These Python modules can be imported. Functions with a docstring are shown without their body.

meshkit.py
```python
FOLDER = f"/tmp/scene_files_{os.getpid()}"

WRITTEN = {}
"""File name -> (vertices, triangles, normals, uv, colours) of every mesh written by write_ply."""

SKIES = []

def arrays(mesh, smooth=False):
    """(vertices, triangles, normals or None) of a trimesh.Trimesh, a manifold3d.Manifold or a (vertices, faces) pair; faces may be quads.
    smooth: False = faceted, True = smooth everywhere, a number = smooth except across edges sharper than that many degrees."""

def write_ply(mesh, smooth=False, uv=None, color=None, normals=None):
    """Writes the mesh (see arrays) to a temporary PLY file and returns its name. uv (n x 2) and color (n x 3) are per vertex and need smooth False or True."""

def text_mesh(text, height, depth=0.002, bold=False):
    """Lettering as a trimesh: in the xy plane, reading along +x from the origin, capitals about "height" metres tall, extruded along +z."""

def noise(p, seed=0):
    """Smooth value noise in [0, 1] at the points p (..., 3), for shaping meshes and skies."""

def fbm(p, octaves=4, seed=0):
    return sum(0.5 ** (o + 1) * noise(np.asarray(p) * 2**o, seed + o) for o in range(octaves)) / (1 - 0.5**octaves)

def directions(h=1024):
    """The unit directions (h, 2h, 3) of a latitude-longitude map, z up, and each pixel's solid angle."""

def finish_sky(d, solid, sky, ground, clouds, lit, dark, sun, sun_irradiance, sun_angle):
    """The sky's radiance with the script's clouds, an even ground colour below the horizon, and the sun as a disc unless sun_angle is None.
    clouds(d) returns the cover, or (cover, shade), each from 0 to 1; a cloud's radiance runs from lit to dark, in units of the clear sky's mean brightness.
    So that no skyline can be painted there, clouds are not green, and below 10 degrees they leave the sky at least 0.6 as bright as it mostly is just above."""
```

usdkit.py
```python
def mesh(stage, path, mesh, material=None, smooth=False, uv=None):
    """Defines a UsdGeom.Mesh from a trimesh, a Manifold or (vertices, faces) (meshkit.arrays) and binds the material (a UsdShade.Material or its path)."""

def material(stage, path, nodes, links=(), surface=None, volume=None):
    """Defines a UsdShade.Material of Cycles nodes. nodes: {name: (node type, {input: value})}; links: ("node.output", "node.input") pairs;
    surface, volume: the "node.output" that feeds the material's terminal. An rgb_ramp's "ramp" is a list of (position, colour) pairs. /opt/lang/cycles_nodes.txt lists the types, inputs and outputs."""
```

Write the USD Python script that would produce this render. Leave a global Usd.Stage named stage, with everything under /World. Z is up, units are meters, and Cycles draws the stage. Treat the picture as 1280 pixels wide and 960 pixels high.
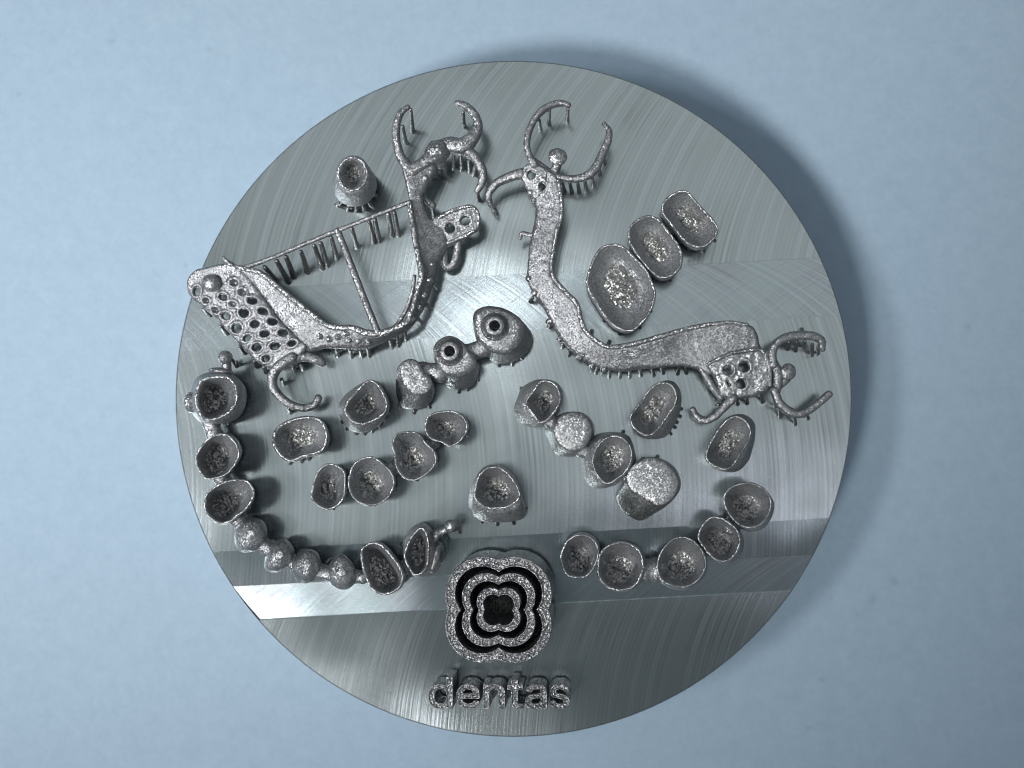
import math, random
import numpy as np, trimesh, usdkit, meshkit
from shapely.geometry import Polygon, Point, box as sbox
from shapely import affinity
from shapely.ops import unary_union
from scipy.interpolate import RBFInterpolator
from pxr import Usd, UsdGeom, UsdLux, UsdShade, Gf, Sdf

stage = Usd.Stage.CreateInMemory()
UsdGeom.SetStageUpAxis(stage, UsdGeom.Tokens.z)
UsdGeom.SetStageMetersPerUnit(stage, 1.0)
UsdGeom.Xform.Define(stage, '/World')
MM = 0.001
TZ0 = -15.0

# ------------------------------------------------------------------ camera
# straight down, 160 mm over the plate; the optical axis meets the plate at pixel (NX, NY) of the 1280 x 960 photograph
NX, NY, FP, H = 745.0, 545.0, 1352.0, 160.0
PCX, PCY = 642.0, 498.5                       # plate centre in the photograph
OX, OY = (PCX - NX) / FP * H, -(PCY - NY) / FP * H
cam = UsdGeom.Camera.Define(stage, '/World/camera')
cam.AddTranslateOp().Set(Gf.Vec3d(-OX * MM, -OY * MM, H * MM))
cam.CreateHorizontalApertureAttr(36.0)
cam.CreateVerticalApertureAttr(27.0)
cam.CreateFocalLengthAttr(FP / 1280 * 36)
cam.CreateHorizontalApertureOffsetAttr((640 - NX) / 1280 * 36)
cam.CreateVerticalApertureOffsetAttr((NY - 480) / 1280 * 36)
cam.CreateClippingRangeAttr(Gf.Vec2f(0.005, 20))
cam.CreateFStopAttr(11.0)
cam.CreateFocusDistanceAttr((H - 6.5) * MM)
cam.CreateExposureAttr(0.0)

# ------------------------------------------------------------------ light
dome = UsdLux.DomeLight.Define(stage, '/World/room_light')
dm = usdkit.material(stage, '/World/Looks/room', {
    'bg': ('background_shader', {'color': (0.82, 0.93, 1.0), 'strength': 0.14})}, surface='bg.background')
UsdShade.MaterialBindingAPI.Apply(dome.GetPrim()).Bind(dm)

def lamp(name, pos, size, power, color, target=(0, 0, 0)):
    """a soft rectangular lamp (mm) aimed at target"""
    l = UsdLux.RectLight.Define(stage, '/World/' + name)
    p, t = np.array(pos, float), np.array(target, float)
    z = (p - t) / np.linalg.norm(p - t)
    up = np.array([0, 1, 0.]) if abs(z[1]) < 0.9 else np.array([1., 0, 0])
    x = np.cross(up, z); x /= np.linalg.norm(x); y = np.cross(z, x)
    m = Gf.Matrix4d(*x, 0, *y, 0, *z, 0, *(p * MM), 1)
    l.AddTransformOp().Set(m)
    l.CreateWidthAttr(size[0] * MM); l.CreateHeightAttr(size[1] * MM)
    l.CreateNormalizeAttr(True); l.CreateIntensityAttr(power)
    l.CreateColorAttr(Gf.Vec3f(*color))
    return l

def spot(name, pos, target, radius, power, cone, soft, color):
    """a reflector lamp (mm) with a soft-edged cone, aimed at target"""
    l = UsdLux.SphereLight.Define(stage, '/World/' + name)
    p, t = np.array(pos, float), np.array(target, float)
    z = (p - t) / np.linalg.norm(p - t)
    x = np.cross([0, 1.0, 0], z); x /= np.linalg.norm(x); y = np.cross(z, x)
    l.AddTransformOp().Set(Gf.Matrix4d(*x, 0, *y, 0, *z, 0, *(p * MM), 1))
    l.CreateRadiusAttr(radius * MM); l.CreateNormalizeAttr(True); l.CreateIntensityAttr(power)
    l.CreateColorAttr(Gf.Vec3f(*color))
    sh = UsdLux.ShapingAPI.Apply(l.GetPrim())
    sh.CreateShapingConeAngleAttr(cone); sh.CreateShapingConeSoftnessAttr(soft)

spot('key_lamp', (-300, -330, 690), (-30, 112, TZ0), 76, 5.3, 12.2, 0.6, (1.0, 0.98, 0.95))
spot('side_lamp', (-520, -110, 640), (-95, -14, TZ0), 110, 4.1, 11.0, 0.6, (0.97, 0.98, 1.0))
lamp('ceiling_lamp', (15, 185, 850), (860, 580), 0.21, (0.95, 0.98, 1.0), (0, 60, 0))

def glint_helper(name, px, py, size, power, color, h=950):
    """added unseen light panel, there only for the glint the plate mirrors at pixel (px, py) of the photograph"""
    k = 1 / FP
    dx, dy = (px - NX) * k, -(py - NY) * k
    p = np.array([dx * (H + h) - OX, dy * (H + h) - OY, h])
    lamp(name, p, size, power, color, (p[0], p[1], 0))

glint_helper('added_glint', 622, 380, (90, 24), 0.03, (0.97, 0.98, 1.0))  # these three lights are added, placed only for their glints in the plate
glint_helper('added_glint_001', 415, 925, (130, 22), 0.03, (1.0, 0.97, 1.0))
glint_helper('added_glint_strip', 945, 640, (190, 12), 0.010, (0.95, 0.82, 1.0))

# ------------------------------------------------------------------ helpers
rng = np.random.default_rng(7)
def W(px, py, z):
    """point (mm) at height z that the photograph shows at pixel (px, py); origin = centre of the plate's top"""
    px, py, z = np.broadcast_arrays(np.asarray(px, float), np.asarray(py, float), np.asarray(z, float))
    k = (H - z) / FP
    return np.stack([(px - NX) * k - OX, -(py - NY) * k - OY, z], -1)

ZS = 1.0                    # scale of the traced heights for the group of parts being built
_used = {}
def path_for(parent, name):
    key = (parent, name)
    n = _used.get(key, 0); _used[key] = n + 1
    return f"{parent}/{name}" + (f"_{n:03d}" if n else '')

def tag(prim, label=None, category=None, group=None, kind=None):
    for k, v in (('label', label), ('category', category), ('group', group), ('kind', kind)):
        if v: prim.SetCustomDataByKey(k, v)
    return prim

def thing(name, label, category, loc=(0, 0, 0), group=None):
    p = path_for('/World', name)
    x = UsdGeom.Xform.Define(stage, p)
    x.AddTranslateOp().Set(Gf.Vec3d(*(np.array(loc, float) * MM)))
    tag(x.GetPrim(), label, category, group)
    return {'path': p, 'loc': np.array(loc, float)}

def obj(name, mesh, mat, parent=None, smooth=True, label=None):
    """one Mesh prim; mesh in mm, world coordinates"""
    v, f = (mesh.vertices, mesh.faces) if isinstance(mesh, trimesh.Trimesh) else mesh
    par = parent['path'] if parent else '/World'
    off = parent['loc'] if parent else np.zeros(3)
    p = path_for(par, name)
    m = usdkit.mesh(stage, p, trimesh.Trimesh((np.asarray(v) - off) * MM, f, process=False), mat, smooth=smooth)
    m.CreateDoubleSidedAttr(True)
    if label: tag(m.GetPrim(), label)
    return {'path': p, 'loc': off, 'prim': m.GetPrim()}

def crom(P, n=12, closed=True):
    """Catmull-Rom through the rows of P (any width)"""
    P = np.asarray(P, float)
    if closed: Q = np.vstack([P[-1], P, P[0], P[1]])
    else: Q = np.vstack([2 * P[0] - P[1], P, 2 * P[-1] - P[-2]])
    out = []
    t = np.linspace(0, 1, n, endpoint=False)[:, None]
    for i in range(len(Q) - 3):
        a, b, c, d = Q[i:i + 4]
        out.append(0.5 * (2 * b + (c - a) * t + (2 * a - 5 * b + 4 * c - d) * t ** 2 + (3 * b - a - 3 * c + d) * t ** 3))
    out = np.vstack(out)
    return out if closed else np.vstack([out, P[-1]])

NA = 96
TH = np.linspace(0, 2 * np.pi, NA, endpoint=False)
def polar(outline, centre=None):
    """closed outline (px) -> centre, radii at the NA angles TH"""
    d = crom(outline, 14)
    c = np.array(centre if centre is not None else Polygon(d).centroid.coords[0], float)
    e = d - c
    a = np.arctan2(e[:, 1], e[:, 0]) % (2 * np.pi); r = np.hypot(e[:, 0], e[:, 1])
    o = np.argsort(a)
    return c, np.interp(TH, a[o], r[o], period=2 * np.pi)

def ring(c, r):
    return np.stack([c[0] + r * np.cos(TH), c[1] + r * np.sin(TH)], -1)

def loft(rings, cap0=None, cap1=None):
    """rings: list of (n,3); caps: points closing the first and last ring"""
    n = len(rings[0]); V = np.vstack(rings); F = []
    i = np.arange(n); j = (i + 1) % n
    for k in range(len(rings) - 1):
        a, b = k * n, (k + 1) * n
        F.append(np.stack([a + i, a + j, b + j], -1)); F.append(np.stack([a + i, b + j, b + i], -1))
    if cap0 is not None:
        V = np.vstack([V, cap0]); F.append(np.stack([np.full(n, len(V) - 1), j, i], -1))
    if cap1 is not None:
        V = np.vstack([V, cap1]); a = (len(rings) - 1) * n
        F.append(np.stack([np.full(n, len(V) - 1), a + i, a + j], -1))
    m = trimesh.Trimesh(V, np.vstack(F), process=False)
    if cap0 is not None and cap1 is not None and m.volume < 0: m.invert()
    return m

def roughen(m, amp, scale, seed=0, octaves=3):
    v = np.array(m.vertices); n = np.array(m.vertex_normals)
    d = meshkit.fbm(v / scale + 31.7, octaves, seed) - 0.5
    return trimesh.Trimesh(v + n * (d * 2 * amp)[:, None], m.faces, process=False)

def arm(pts, *a):
    return sweep([(p[0], p[1], p[2], p[3] * 1.1) for p in pts], *a)

def sweep(pts, rough=0.05, n=14, tall=1.0, sub=7, seed=1, world=False):
    """rounded bar through pts = (px, py, z, radius px); section stretched downwards by tall"""
    P = crom(pts, sub, closed=False)
    if not world: P[:, 2] *= ZS
    C = P[:, :3] if world else W(P[:, 0], P[:, 1], P[:, 2])
    R = P[:, 3] if world else P[:, 3] * (H - P[:, 2]) / FP
    T = np.gradient(C, axis=0); T /= np.linalg.norm(T, axis=1, keepdims=True)
    up = np.array([0, 0, 1.0])
    N = np.cross(T, up); bad = np.linalg.norm(N, axis=1) < 0.25
    N[bad] = np.cross(T[bad], [0.3, 1.0, 0]); N /= np.linalg.norm(N, axis=1, keepdims=True)
    for i in range(1, len(N)):
        if (N[i] * N[i - 1]).sum() < 0: N[i] *= -1
    B = np.cross(N, T); B *= np.where(B[:, 2:] < 0, -1, 1)
    a = np.linspace(0, 2 * np.pi, n, endpoint=False)
    ca, sa = np.cos(a), np.sin(a)
    ca = np.sign(ca) * abs(ca) ** 0.8; sa2 = np.where(sa < 0, sa * tall, sa)
    rings = []
    def rg(c, r, Nn, Bn): rings.append(c + r * (ca[:, None] * Nn + sa2[:, None] * Bn))
    for q in (0.97, 0.75, 0.4): rg(C[0] - T[0] * R[0] * q * 0.9, R[0] * math.sqrt(1 - q * q), N[0], B[0])
    for i in range(len(C)): rg(C[i], R[i], N[i], B[i])
    for q in (0.4, 0.75, 0.97): rg(C[-1] + T[-1] * R[-1] * q * 0.9, R[-1] * math.sqrt(1 - q * q), N[-1], B[-1])
    m = loft(rings, C[0] - T[0] * R[0], C[-1] + T[-1] * R[-1])
    return roughen(m, rough, 0.55, seed) if rough else m

def pin(parent, top, base, z, r=1.8, mat=None):
    """support pin: top pixel at height z, foot pixel on the plate"""
    a, b = W(*top, z * ZS), W(*base, -0.02)
    k = 1.18 * r * H / FP
    pts = [(*a, k * 0.85), (*((a * 2 + b) / 3), k * 0.95), (*((a + 2 * b) / 3), k), (*b, k * 1.25)]
    obj('support_pin', sweep(pts, 0.03, 8, 1, 3, int(top[0] + top[1] * 7), world=True), mat or M['pin'], parent)

def blob(px, py, z, rx, ry=None, rz=None, rot=0, rough=0.06, seed=0, lump=0.0):
    """lumpy ellipsoid, radii in px"""
    z = z * ZS; ry = ry or rx; rz = rz or (rx + ry) / 2
    s = trimesh.creation.icosphere(subdivisions=4)
    k = (H - z) / FP
    v = np.sign(s.vertices) * abs(s.vertices) ** (0.8 if lump else 1.0) * np.array([rx, ry, rz]) * k
    c, sn = math.cos(-rot), math.sin(-rot)
    v = np.stack([v[:, 0] * c - v[:, 1] * sn, v[:, 0] * sn + v[:, 1] * c, v[:, 2]], -1) + W(px, py, z)
    m = trimesh.Trimesh(v, s.faces, process=False)
    if lump: m = roughen(m, lump, 2.1, seed + 5, 2)
    return roughen(m, rough, 0.6, seed)

def surface_nets(F, o, h):
    """closed surface F = 0 (F < 0 inside) of a grid with origin o (3) and step h (3)"""
    S = F < 0
    nx, ny, nz = F.shape
    acc = np.zeros((nx - 1, ny - 1, nz - 1, 3), np.float32); cnt = np.zeros((nx - 1, ny - 1, nz - 1), np.float32)
    cross = []
    for ax in range(3):
        sl0 = [slice(None)] * 3; sl1 = [slice(None)] * 3
        sl0[ax] = slice(0, -1); sl1[ax] = slice(1, None)
        A, Bf = F[tuple(sl0)], F[tuple(sl1)]
        I = np.argwhere(S[tuple(sl0)] != S[tuple(sl1)])
        a, b = A[tuple(I.T)], Bf[tuple(I.T)]
        P = I.astype(np.float32); P[:, ax] += a / (a - b)
        o1, o2 = [q for q in range(3) if q != ax]
        ok = np.ones(len(I), bool)
        for d1 in (0, -1):
            for d2 in (0, -1):
                J = I.copy(); J[:, o1] += d1; J[:, o2] += d2
                g = np.all((J >= 0) & (J < np.array(cnt.shape)), axis=1); ok &= g
                np.add.at(acc, tuple(J[g].T), P[g]); np.add.at(cnt, tuple(J[g].T), 1)
        cross.append((ax, o1, o2, I[ok], (a < 0)[ok]))
    act = cnt > 0
    idx = np.full(cnt.shape, -1); idx[act] = np.arange(act.sum())
    V = acc[act] / cnt[act][:, None]
    Fc = []
    for ax, o1, o2, I, ins in cross:
        q = []
        for d1, d2 in ((0, 0), (-1, 0), (-1, -1), (0, -1)):
            J = I.copy(); J[:, o1] += d1; J[:, o2] += d2; q.append(idx[tuple(J.T)])
        q = np.stack(q, -1)
        flip = ins ^ (ax == 1)
        q[~flip] = q[~flip][:, ::-1]
        Fc += [q[:, [0, 1, 2]], q[:, [0, 2, 3]]]
    m = trimesh.Trimesh(np.asarray(o) + V * np.asarray(h), np.vstack(Fc), process=False)
    if m.volume < 0: m.invert()
    return m

def poly_sdf(X, Y, ringxy):
    """signed distance to a closed polygon ring, negative inside"""
    P = np.asarray(ringxy); Q = np.roll(P, -1, 0)
    d = np.full(X.shape, 1e9); s = np.zeros(X.shape, bool)
    for (ax, ay), (bx, by) in zip(P, Q):
        ex, ey = bx - ax, by - ay; wx, wy = X - ax, Y - ay
        t = np.clip((wx * ex + wy * ey) / (ex * ex + ey * ey + 1e-12), 0, 1)
        d = np.minimum(d, (wx - ex * t) ** 2 + (wy - ey * t) ** 2)
        c = (ay > Y) != (by > Y)
        s ^= c & (X < (bx - ax) * (Y - ay) / (by - ay + 1e-12) + ax)
    return np.where(s, -1, 1) * np.sqrt(d)

def zfield(ctrl):
    """smooth height over pixels through control points (px, py, z)"""
    C = np.array(ctrl, float); C[:, 2] *= ZS
    rb = RBFInterpolator(C[:, :2] / 100, C[:, 2], kernel='thin_plate_spline', smoothing=0.004)
    lo, hi = C[:, 2].min() - 0.6, C[:, 2].max() + 0.4
    def f(px, py):
        px, py = np.broadcast_arrays(np.asarray(px, float), np.asarray(py, float))
        q = np.stack([px.ravel(), py.ravel()], -1) / 100
        return np.clip(rb(q), lo, hi).reshape(px.shape)
    return f

def plate_part(outline, ctrl, thick, holes=(), res=0.17, rr=None, bump=0.08, bscale=0.6, seed=3, smooth_outline=True, rims=0.0, bowl=0.0, hk=1.0):
    """cast sheet: traced outline (px), heights ctrl, holes = (px, py, rx, ry, rot[, through]); rounded edges"""
    zf = zfield(ctrl)
    o = crom(outline, 6) if smooth_outline else np.asarray(outline, float)
    w = W(o[:, 0], o[:, 1], zf(o[:, 0], o[:, 1]))
    lo, hi = w.min(0) - 3 * res, w.max(0) + 3 * res
    lo[2] -= thick + 0.3; hi[2] += 0.4
    xs, ys = np.arange(lo[0], hi[0], res), np.arange(lo[1], hi[1], res)
    X, Y = np.meshgrid(xs, ys, indexing='ij')
    zm = w[:, 2].mean()
    Z0 = np.full(X.shape, zm)
    for _ in range(3):
        k = FP / (H - Z0); PX = (X + OX) * k + NX; PY = -(Y + OY) * k + NY
        Z0 = zf(PX, PY)
    d2 = poly_sdf(X, Y, w[:, :2])
    rr = rr or thick * 0.45
    top = Z0 + (meshkit.fbm(np.stack([X, Y, 0 * X], -1) / bscale, 3, seed) - 0.5) * 2 * bump - bowl * np.clip(-d2, 0, 1.5) 
    hs = []
    for hl in holes:
        hx, hy, rx, ry, rot = hl[:5]; rx, ry = rx * hk, ry * hk
        k = (H - float(zf(hx, hy))) / FP
        dx, dy = PX - hx, PY - hy
        c, s = math.cos(rot), math.sin(rot)
        u, v = (dx * c + dy * s) / rx, (-dx * s + dy * c) / ry
        q = np.hypot(u, v)
        hd = (q - 1) * min(rx, ry) * k
        if rims: top = top + rims * np.exp(-((hd - 0.22) / 0.2) ** 2)
        if len(hl) > 5 and hl[5] < 1: top = top - hl[5] * thick * np.clip(-hd / 0.25, 0, 1)   # only a dimple
        else: hs.append(hd)
    zs = np.arange(lo[2], hi[2], res)
    D2 = d2 + (meshkit.fbm(np.stack([X, Y, 0 * X], -1) / 0.5, 2, seed + 5) - 0.5) * 0.12
    zz = zs[None, None, :]
    c = (top - thick / 2)[:, :, None]
    a = np.maximum(D2[:, :, None] + rr, 0); b = np.maximum(abs(zz - c) - thick / 2 + rr, 0)
    S = np.hypot(a, b) - rr + np.minimum(np.maximum(D2[:, :, None] + rr, abs(zz - c) - thick / 2 + rr), 0)
    for hd in hs: S = np.maximum(S, -hd[:, :, None] + 0 * zz)
    return surface_nets(S.astype(np.float32), lo, (res, res, res))

# ------------------------------------------------------------------ materials
M = {}
def printed(name, base, rough, cell=6000, facet=0.6, tint=0.35, strength=0.3, dist=0.0001, metal=0.93):
    """laser-melted metal: every fused powder grain has its own facing, shade and glint"""
    lo = tuple(c * (1 - tint) for c in base); hi = tuple(min(1, c * (1 + tint)) for c in base)
    M[name] = usdkit.material(stage, '/World/Looks/' + name, {
        'g': ('geometry', {}),
        'v': ('voronoi_texture', {'scale': cell, 'feature': 'f1', 'randomness': 1.0}),
        'n': ('noise_texture', {'scale': cell * 0.5, 'detail': 3, 'roughness': 0.7}),
        'n2': ('noise_texture', {'scale': 420, 'detail': 3}),
        'b': ('bump', {'strength': strength, 'distance': dist}),
        'o': ('vector_math', {'math_type': 'subtract', 'vector2': (0.5, 0.5, 0.5)}),
        'sc': ('vector_math', {'math_type': 'scale', 'scale': facet}),
        'ad': ('vector_math', {'math_type': 'add'}),
        'nz': ('vector_math', {'math_type': 'normalize'}),
        'sv': ('separate_xyz', {}),
        'mf': ('mix_float', {'fac': 0.55}),
        'r': ('rgb_ramp', {'ramp': [(0.2, lo), (0.8, hi)]}),
        'ro': ('map_range', {'from_min': 0.3, 'from_max': 0.7, 'to_min': rough - 0.08, 'to_max': rough + 0.1, 'clamp': True}),
        'p': ('principled_bsdf', {'metallic': metal, 'roughness': rough})},
        [('g.position', 'v.vector'), ('g.position', 'n.vector'), ('g.position', 'n2.vector'),
         ('n.fac', 'b.height'), ('v.color', 'o.vector1'), ('o.vector', 'sc.vector1'), ('b.normal', 'ad.vector1'), ('sc.vector', 'ad.vector2'),
         ('ad.vector', 'nz.vector1'), ('nz.vector', 'p.normal'), ('v.color', 'sv.vector'), ('sv.x', 'mf.a'), ('n.fac', 'mf.b'),
         ('mf.result', 'r.fac'), ('r.color', 'p.base_color'), ('n2.fac', 'ro.value'), ('ro.result', 'p.roughness')], surface='p.BSDF')
printed('printed_metal', (0.395, 0.405, 0.42), 0.46, cell=6200, facet=0.6, tint=0.5, metal=0.9)
printed('coping_metal', (0.435, 0.45, 0.468), 0.48, cell=6200, facet=0.65, tint=0.5, metal=0.75)
printed('printed_metal_fine', (0.352, 0.362, 0.38), 0.48, cell=7000, facet=0.52, tint=0.5, metal=0.9)
printed('crumbly_metal', (0.31, 0.312, 0.305), 0.38, cell=4800, facet=0.8)
printed('bright_metal', (0.44, 0.45, 0.46), 0.43, cell=5600, facet=0.45, tint=0.4)
printed('gap_shade_metal', (0.16, 0.16, 0.16), 0.6, facet=0.6)  # base darkened to stand for the deep shade between the emblem rings
printed('pin', (0.30, 0.30, 0.305), 0.45, cell=5400, facet=0.5)
printed('beaded_metal', (0.495, 0.505, 0.515), 0.36, cell=5600, facet=0.8, tint=0.5)
printed('emblem_metal', (0.35, 0.355, 0.365), 0.36, cell=5200, facet=0.85, tint=0.55)

def milled(name, base, rough, aniso, R, yc, sgn, pitch, hatch=0.0, bstr=0.06, lines=0.42, wob=0.0006, painted_sheen=0.0):
    """face-milled metal: translated tool arcs (radius R, centre height yc, mm), fine feed marks, a few deeper lines"""
    n = {
        'g': ('geometry', {}), 's': ('separate_xyz', {}),
        'u': ('math', {'math_type': 'multiply_add', 'value2': 1 / (R * MM), 'value3': -yc / R}),
        'uu': ('math', {'math_type': 'multiply'}), 'i': ('math', {'math_type': 'subtract', 'value1': 1.0}),
        'm': ('math', {'math_type': 'maximum', 'value2': 0.02}), 'c': ('math', {'math_type': 'sqrt'}),
        'sc': ('math', {'math_type': 'multiply', 'value2': sgn}), 't': ('combine_xyz', {'z': 0.0}),
        'ph': ('math', {'math_type': 'multiply_add', 'value2': -sgn * R * MM}),
        'ph2': ('math', {'math_type': 'multiply_add', 'value2': sgn * R * MM}),
        'nw': ('noise_texture', {'scale': 38, 'detail': 2}), 'nw2': ('noise_texture', {'scale': 75, 'detail': 2}),
        'nw3': ('noise_texture', {'scale': 42, 'detail': 1.5, 'roughness': 0.4}),
        'wx': ('math', {'math_type': 'multiply_add', 'value2': 0.0004}),
        'w1': ('math', {'math_type': 'multiply', 'value2': 1000 / pitch}), 'w2': ('math', {'math_type': 'multiply', 'value2': 1000 / (pitch * 0.8)}),
        'wf': ('math', {'math_type': 'multiply', 'value2': 1000 / (pitch * 0.16)}),
        'n1': ('noise_texture', {'dimensions': '1D', 'scale': 1.0, 'detail': 2, 'roughness': 0.5}),
        'n2': ('noise_texture', {'dimensions': '1D', 'scale': 1.0, 'detail': 2, 'roughness': 0.5}),
        'nf': ('noise_texture', {'dimensions': '1D', 'scale': 1.0, 'detail': 3, 'roughness': 0.6}),
        'sp': ('math', {'math_type': 'multiply', 'value2': 6.2832 * 1000 / (pitch * 0.45)}), 'sn': ('math', {'math_type': 'sine'}),
        # thin irregular lines where the 1D noise passes its middle
        'la': ('math', {'math_type': 'subtract', 'value2': 0.5}), 'lb': ('math', {'math_type': 'absolute'}),
        'lc': ('map_range', {'range_type': 'smoothstep', 'from_min': 0.0, 'from_max': 0.075, 'to_min': 1.0, 'to_max': 0.0, 'clamp': True}),
        'pa': ('map_range', {'from_min': 0.38, 'from_max': 0.68, 'to_min': 0.0, 'to_max': 1.0, 'clamp': True}),
        'ld': ('math', {'math_type': 'multiply'}),
        'h2a': ('math', {'math_type': 'subtract', 'value2': 0.5}), 'h2b': ('math', {'math_type': 'absolute'}),
        'h2c': ('map_range', {'range_type': 'smoothstep', 'from_min': 0.0, 'from_max': 0.07, 'to_min': hatch, 'to_max': 0.0, 'clamp': True}),
        'lt': ('math', {'math_type': 'add'}),
        'ca': ('math', {'math_type': 'multiply_add', 'value2': -lines}), 'cb': ('math', {'math_type': 'multiply_add', 'value2': 0.09}), 'cc': ('math', {'math_type': 'multiply_add', 'value2': 0.28, 'value3': 0.0}),
        'ch': ('math', {'math_type': 'multiply_add', 'value2': 0.6, 'value3': 0.21}), 'hb': ('math', {'math_type': 'multiply_add', 'value2': 0.12}), 'hc': ('math', {'math_type': 'multiply_add', 'value2': -0.6}),
        'b2': ('bump', {'strength': 1.0, 'distance': wob}), 'b': ('bump', {'strength': bstr, 'distance': 0.0001}),
        'ro': ('map_range', {'from_min': 0.3, 'from_max': 0.7, 'to_min': rough - 0.03, 'to_max': rough + 0.04, 'clamp': True}),
        'cr': ('rgb_ramp', {'ramp': [(0.0, tuple(x * 0.62 for x in base)), (0.42, tuple(x * 0.95 * q for x, q in zip(base, (1 + painted_sheen, 1 - painted_sheen, 1 + painted_sheen)))), (0.58, tuple(x * q for x, q in zip(base, (1 - painted_sheen, 1 + painted_sheen, 1 + painted_sheen)))), (0.85, tuple(min(1, x * 1.14) for x in base))]}),  # pink and teal diffraction sheen is painted into the base colour
        'p': ('principled_bsdf', {'metallic': 1.0, 'anisotropic': aniso})}
    L = [('g.position', 's.vector'), ('s.y', 'u.value1'), ('u.value', 'uu.value1'), ('u.value', 'uu.value2'), ('uu.value', 'i.value2'),
         ('i.value', 'm.value1'), ('m.value', 'c.value1'), ('c.value', 'sc.value1'), ('sc.value', 't.x'), ('u.value', 't.y'), ('t.vector', 'p.tangent'),
         ('g.position', 'nw.vector'), ('g.position', 'nw2.vector'), ('g.position', 'nw3.vector'), ('nw.fac', 'wx.value1'), ('s.x', 'wx.value3'),
         ('c.value', 'ph.value1'), ('wx.value', 'ph.value3'), ('c.value', 'ph2.value1'), ('wx.value', 'ph2.value3'),
         ('ph.value', 'w1.value1'), ('ph2.value', 'w2.value1'), ('ph.value', 'wf.value1'), ('w1.value', 'n1.w'), ('w2.value', 'n2.w'), ('wf.value', 'nf.w'),
         ('ph.value', 'sp.value1'), ('sp.value', 'sn.value1'),
         ('n1.fac', 'la.value1'), ('la.value', 'lb.value1'), ('lb.value', 'lc.value'), ('nw2.fac', 'pa.value'), ('lc.result', 'ld.value1'), ('pa.result', 'ld.value2'),
         ('n2.fac', 'h2a.value1'), ('h2a.value', 'h2b.value1'), ('h2b.value', 'h2c.value'), ('ld.value', 'lt.value1'), ('h2c.result', 'lt.value2'),
         ('nf.fac', 'cc.value1'), ('n1.fac', 'ch.value1'), ('ch.value', 'cc.value3'), ('lt.value', 'ca.value1'), ('sn.value', 'cb.value1'), ('cc.value', 'cb.value3'), ('cb.value', 'ca.value3'),
         ('ca.value', 'cr.fac'), ('cr.color', 'p.base_color'),
         ('sn.value', 'hb.value1'), ('nf.fac', 'hb.value3'), ('lt.value', 'hc.value1'), ('hb.value', 'hc.value3'), ('hc.value', 'b.height'),
         ('nw3.fac', 'b2.height'), ('b2.normal', 'b.normal'), ('b.normal', 'p.normal'), ('nw.fac', 'ro.value'), ('ro.result', 'p.roughness')]
    M[name] = usdkit.material(stage, '/World/Looks/' + name, n, L, surface='p.BSDF')
PB = (0.435, 0.492, 0.502)
milled('milled_top', PB, 0.18, 0.4, 62, 8, -1, 1.5)
milled('milled_overlap', PB, 0.165, 0.45, 46, -22, 1, 1.1, hatch=0.3, bstr=0.06, wob=0.0005, painted_sheen=0.03)
milled('milled_middle', PB, 0.17, 0.4, 70, -14, 1, 1.6)
milled('milled_low_edge', PB, 0.15, 0.4, 70, -20, 1, 1.2, wob=0.0009, painted_sheen=0.04)
milled('milled_low', PB, 0.2, 0.65, 44, -62, -1, 0.9, hatch=0.15, bstr=0.08, wob=0.0009, painted_sheen=0.06)
milled('milled_bottom', PB, 0.165, 0.4, 50, -52, -1, 1.3, bstr=0.06, wob=0.0005)
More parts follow.
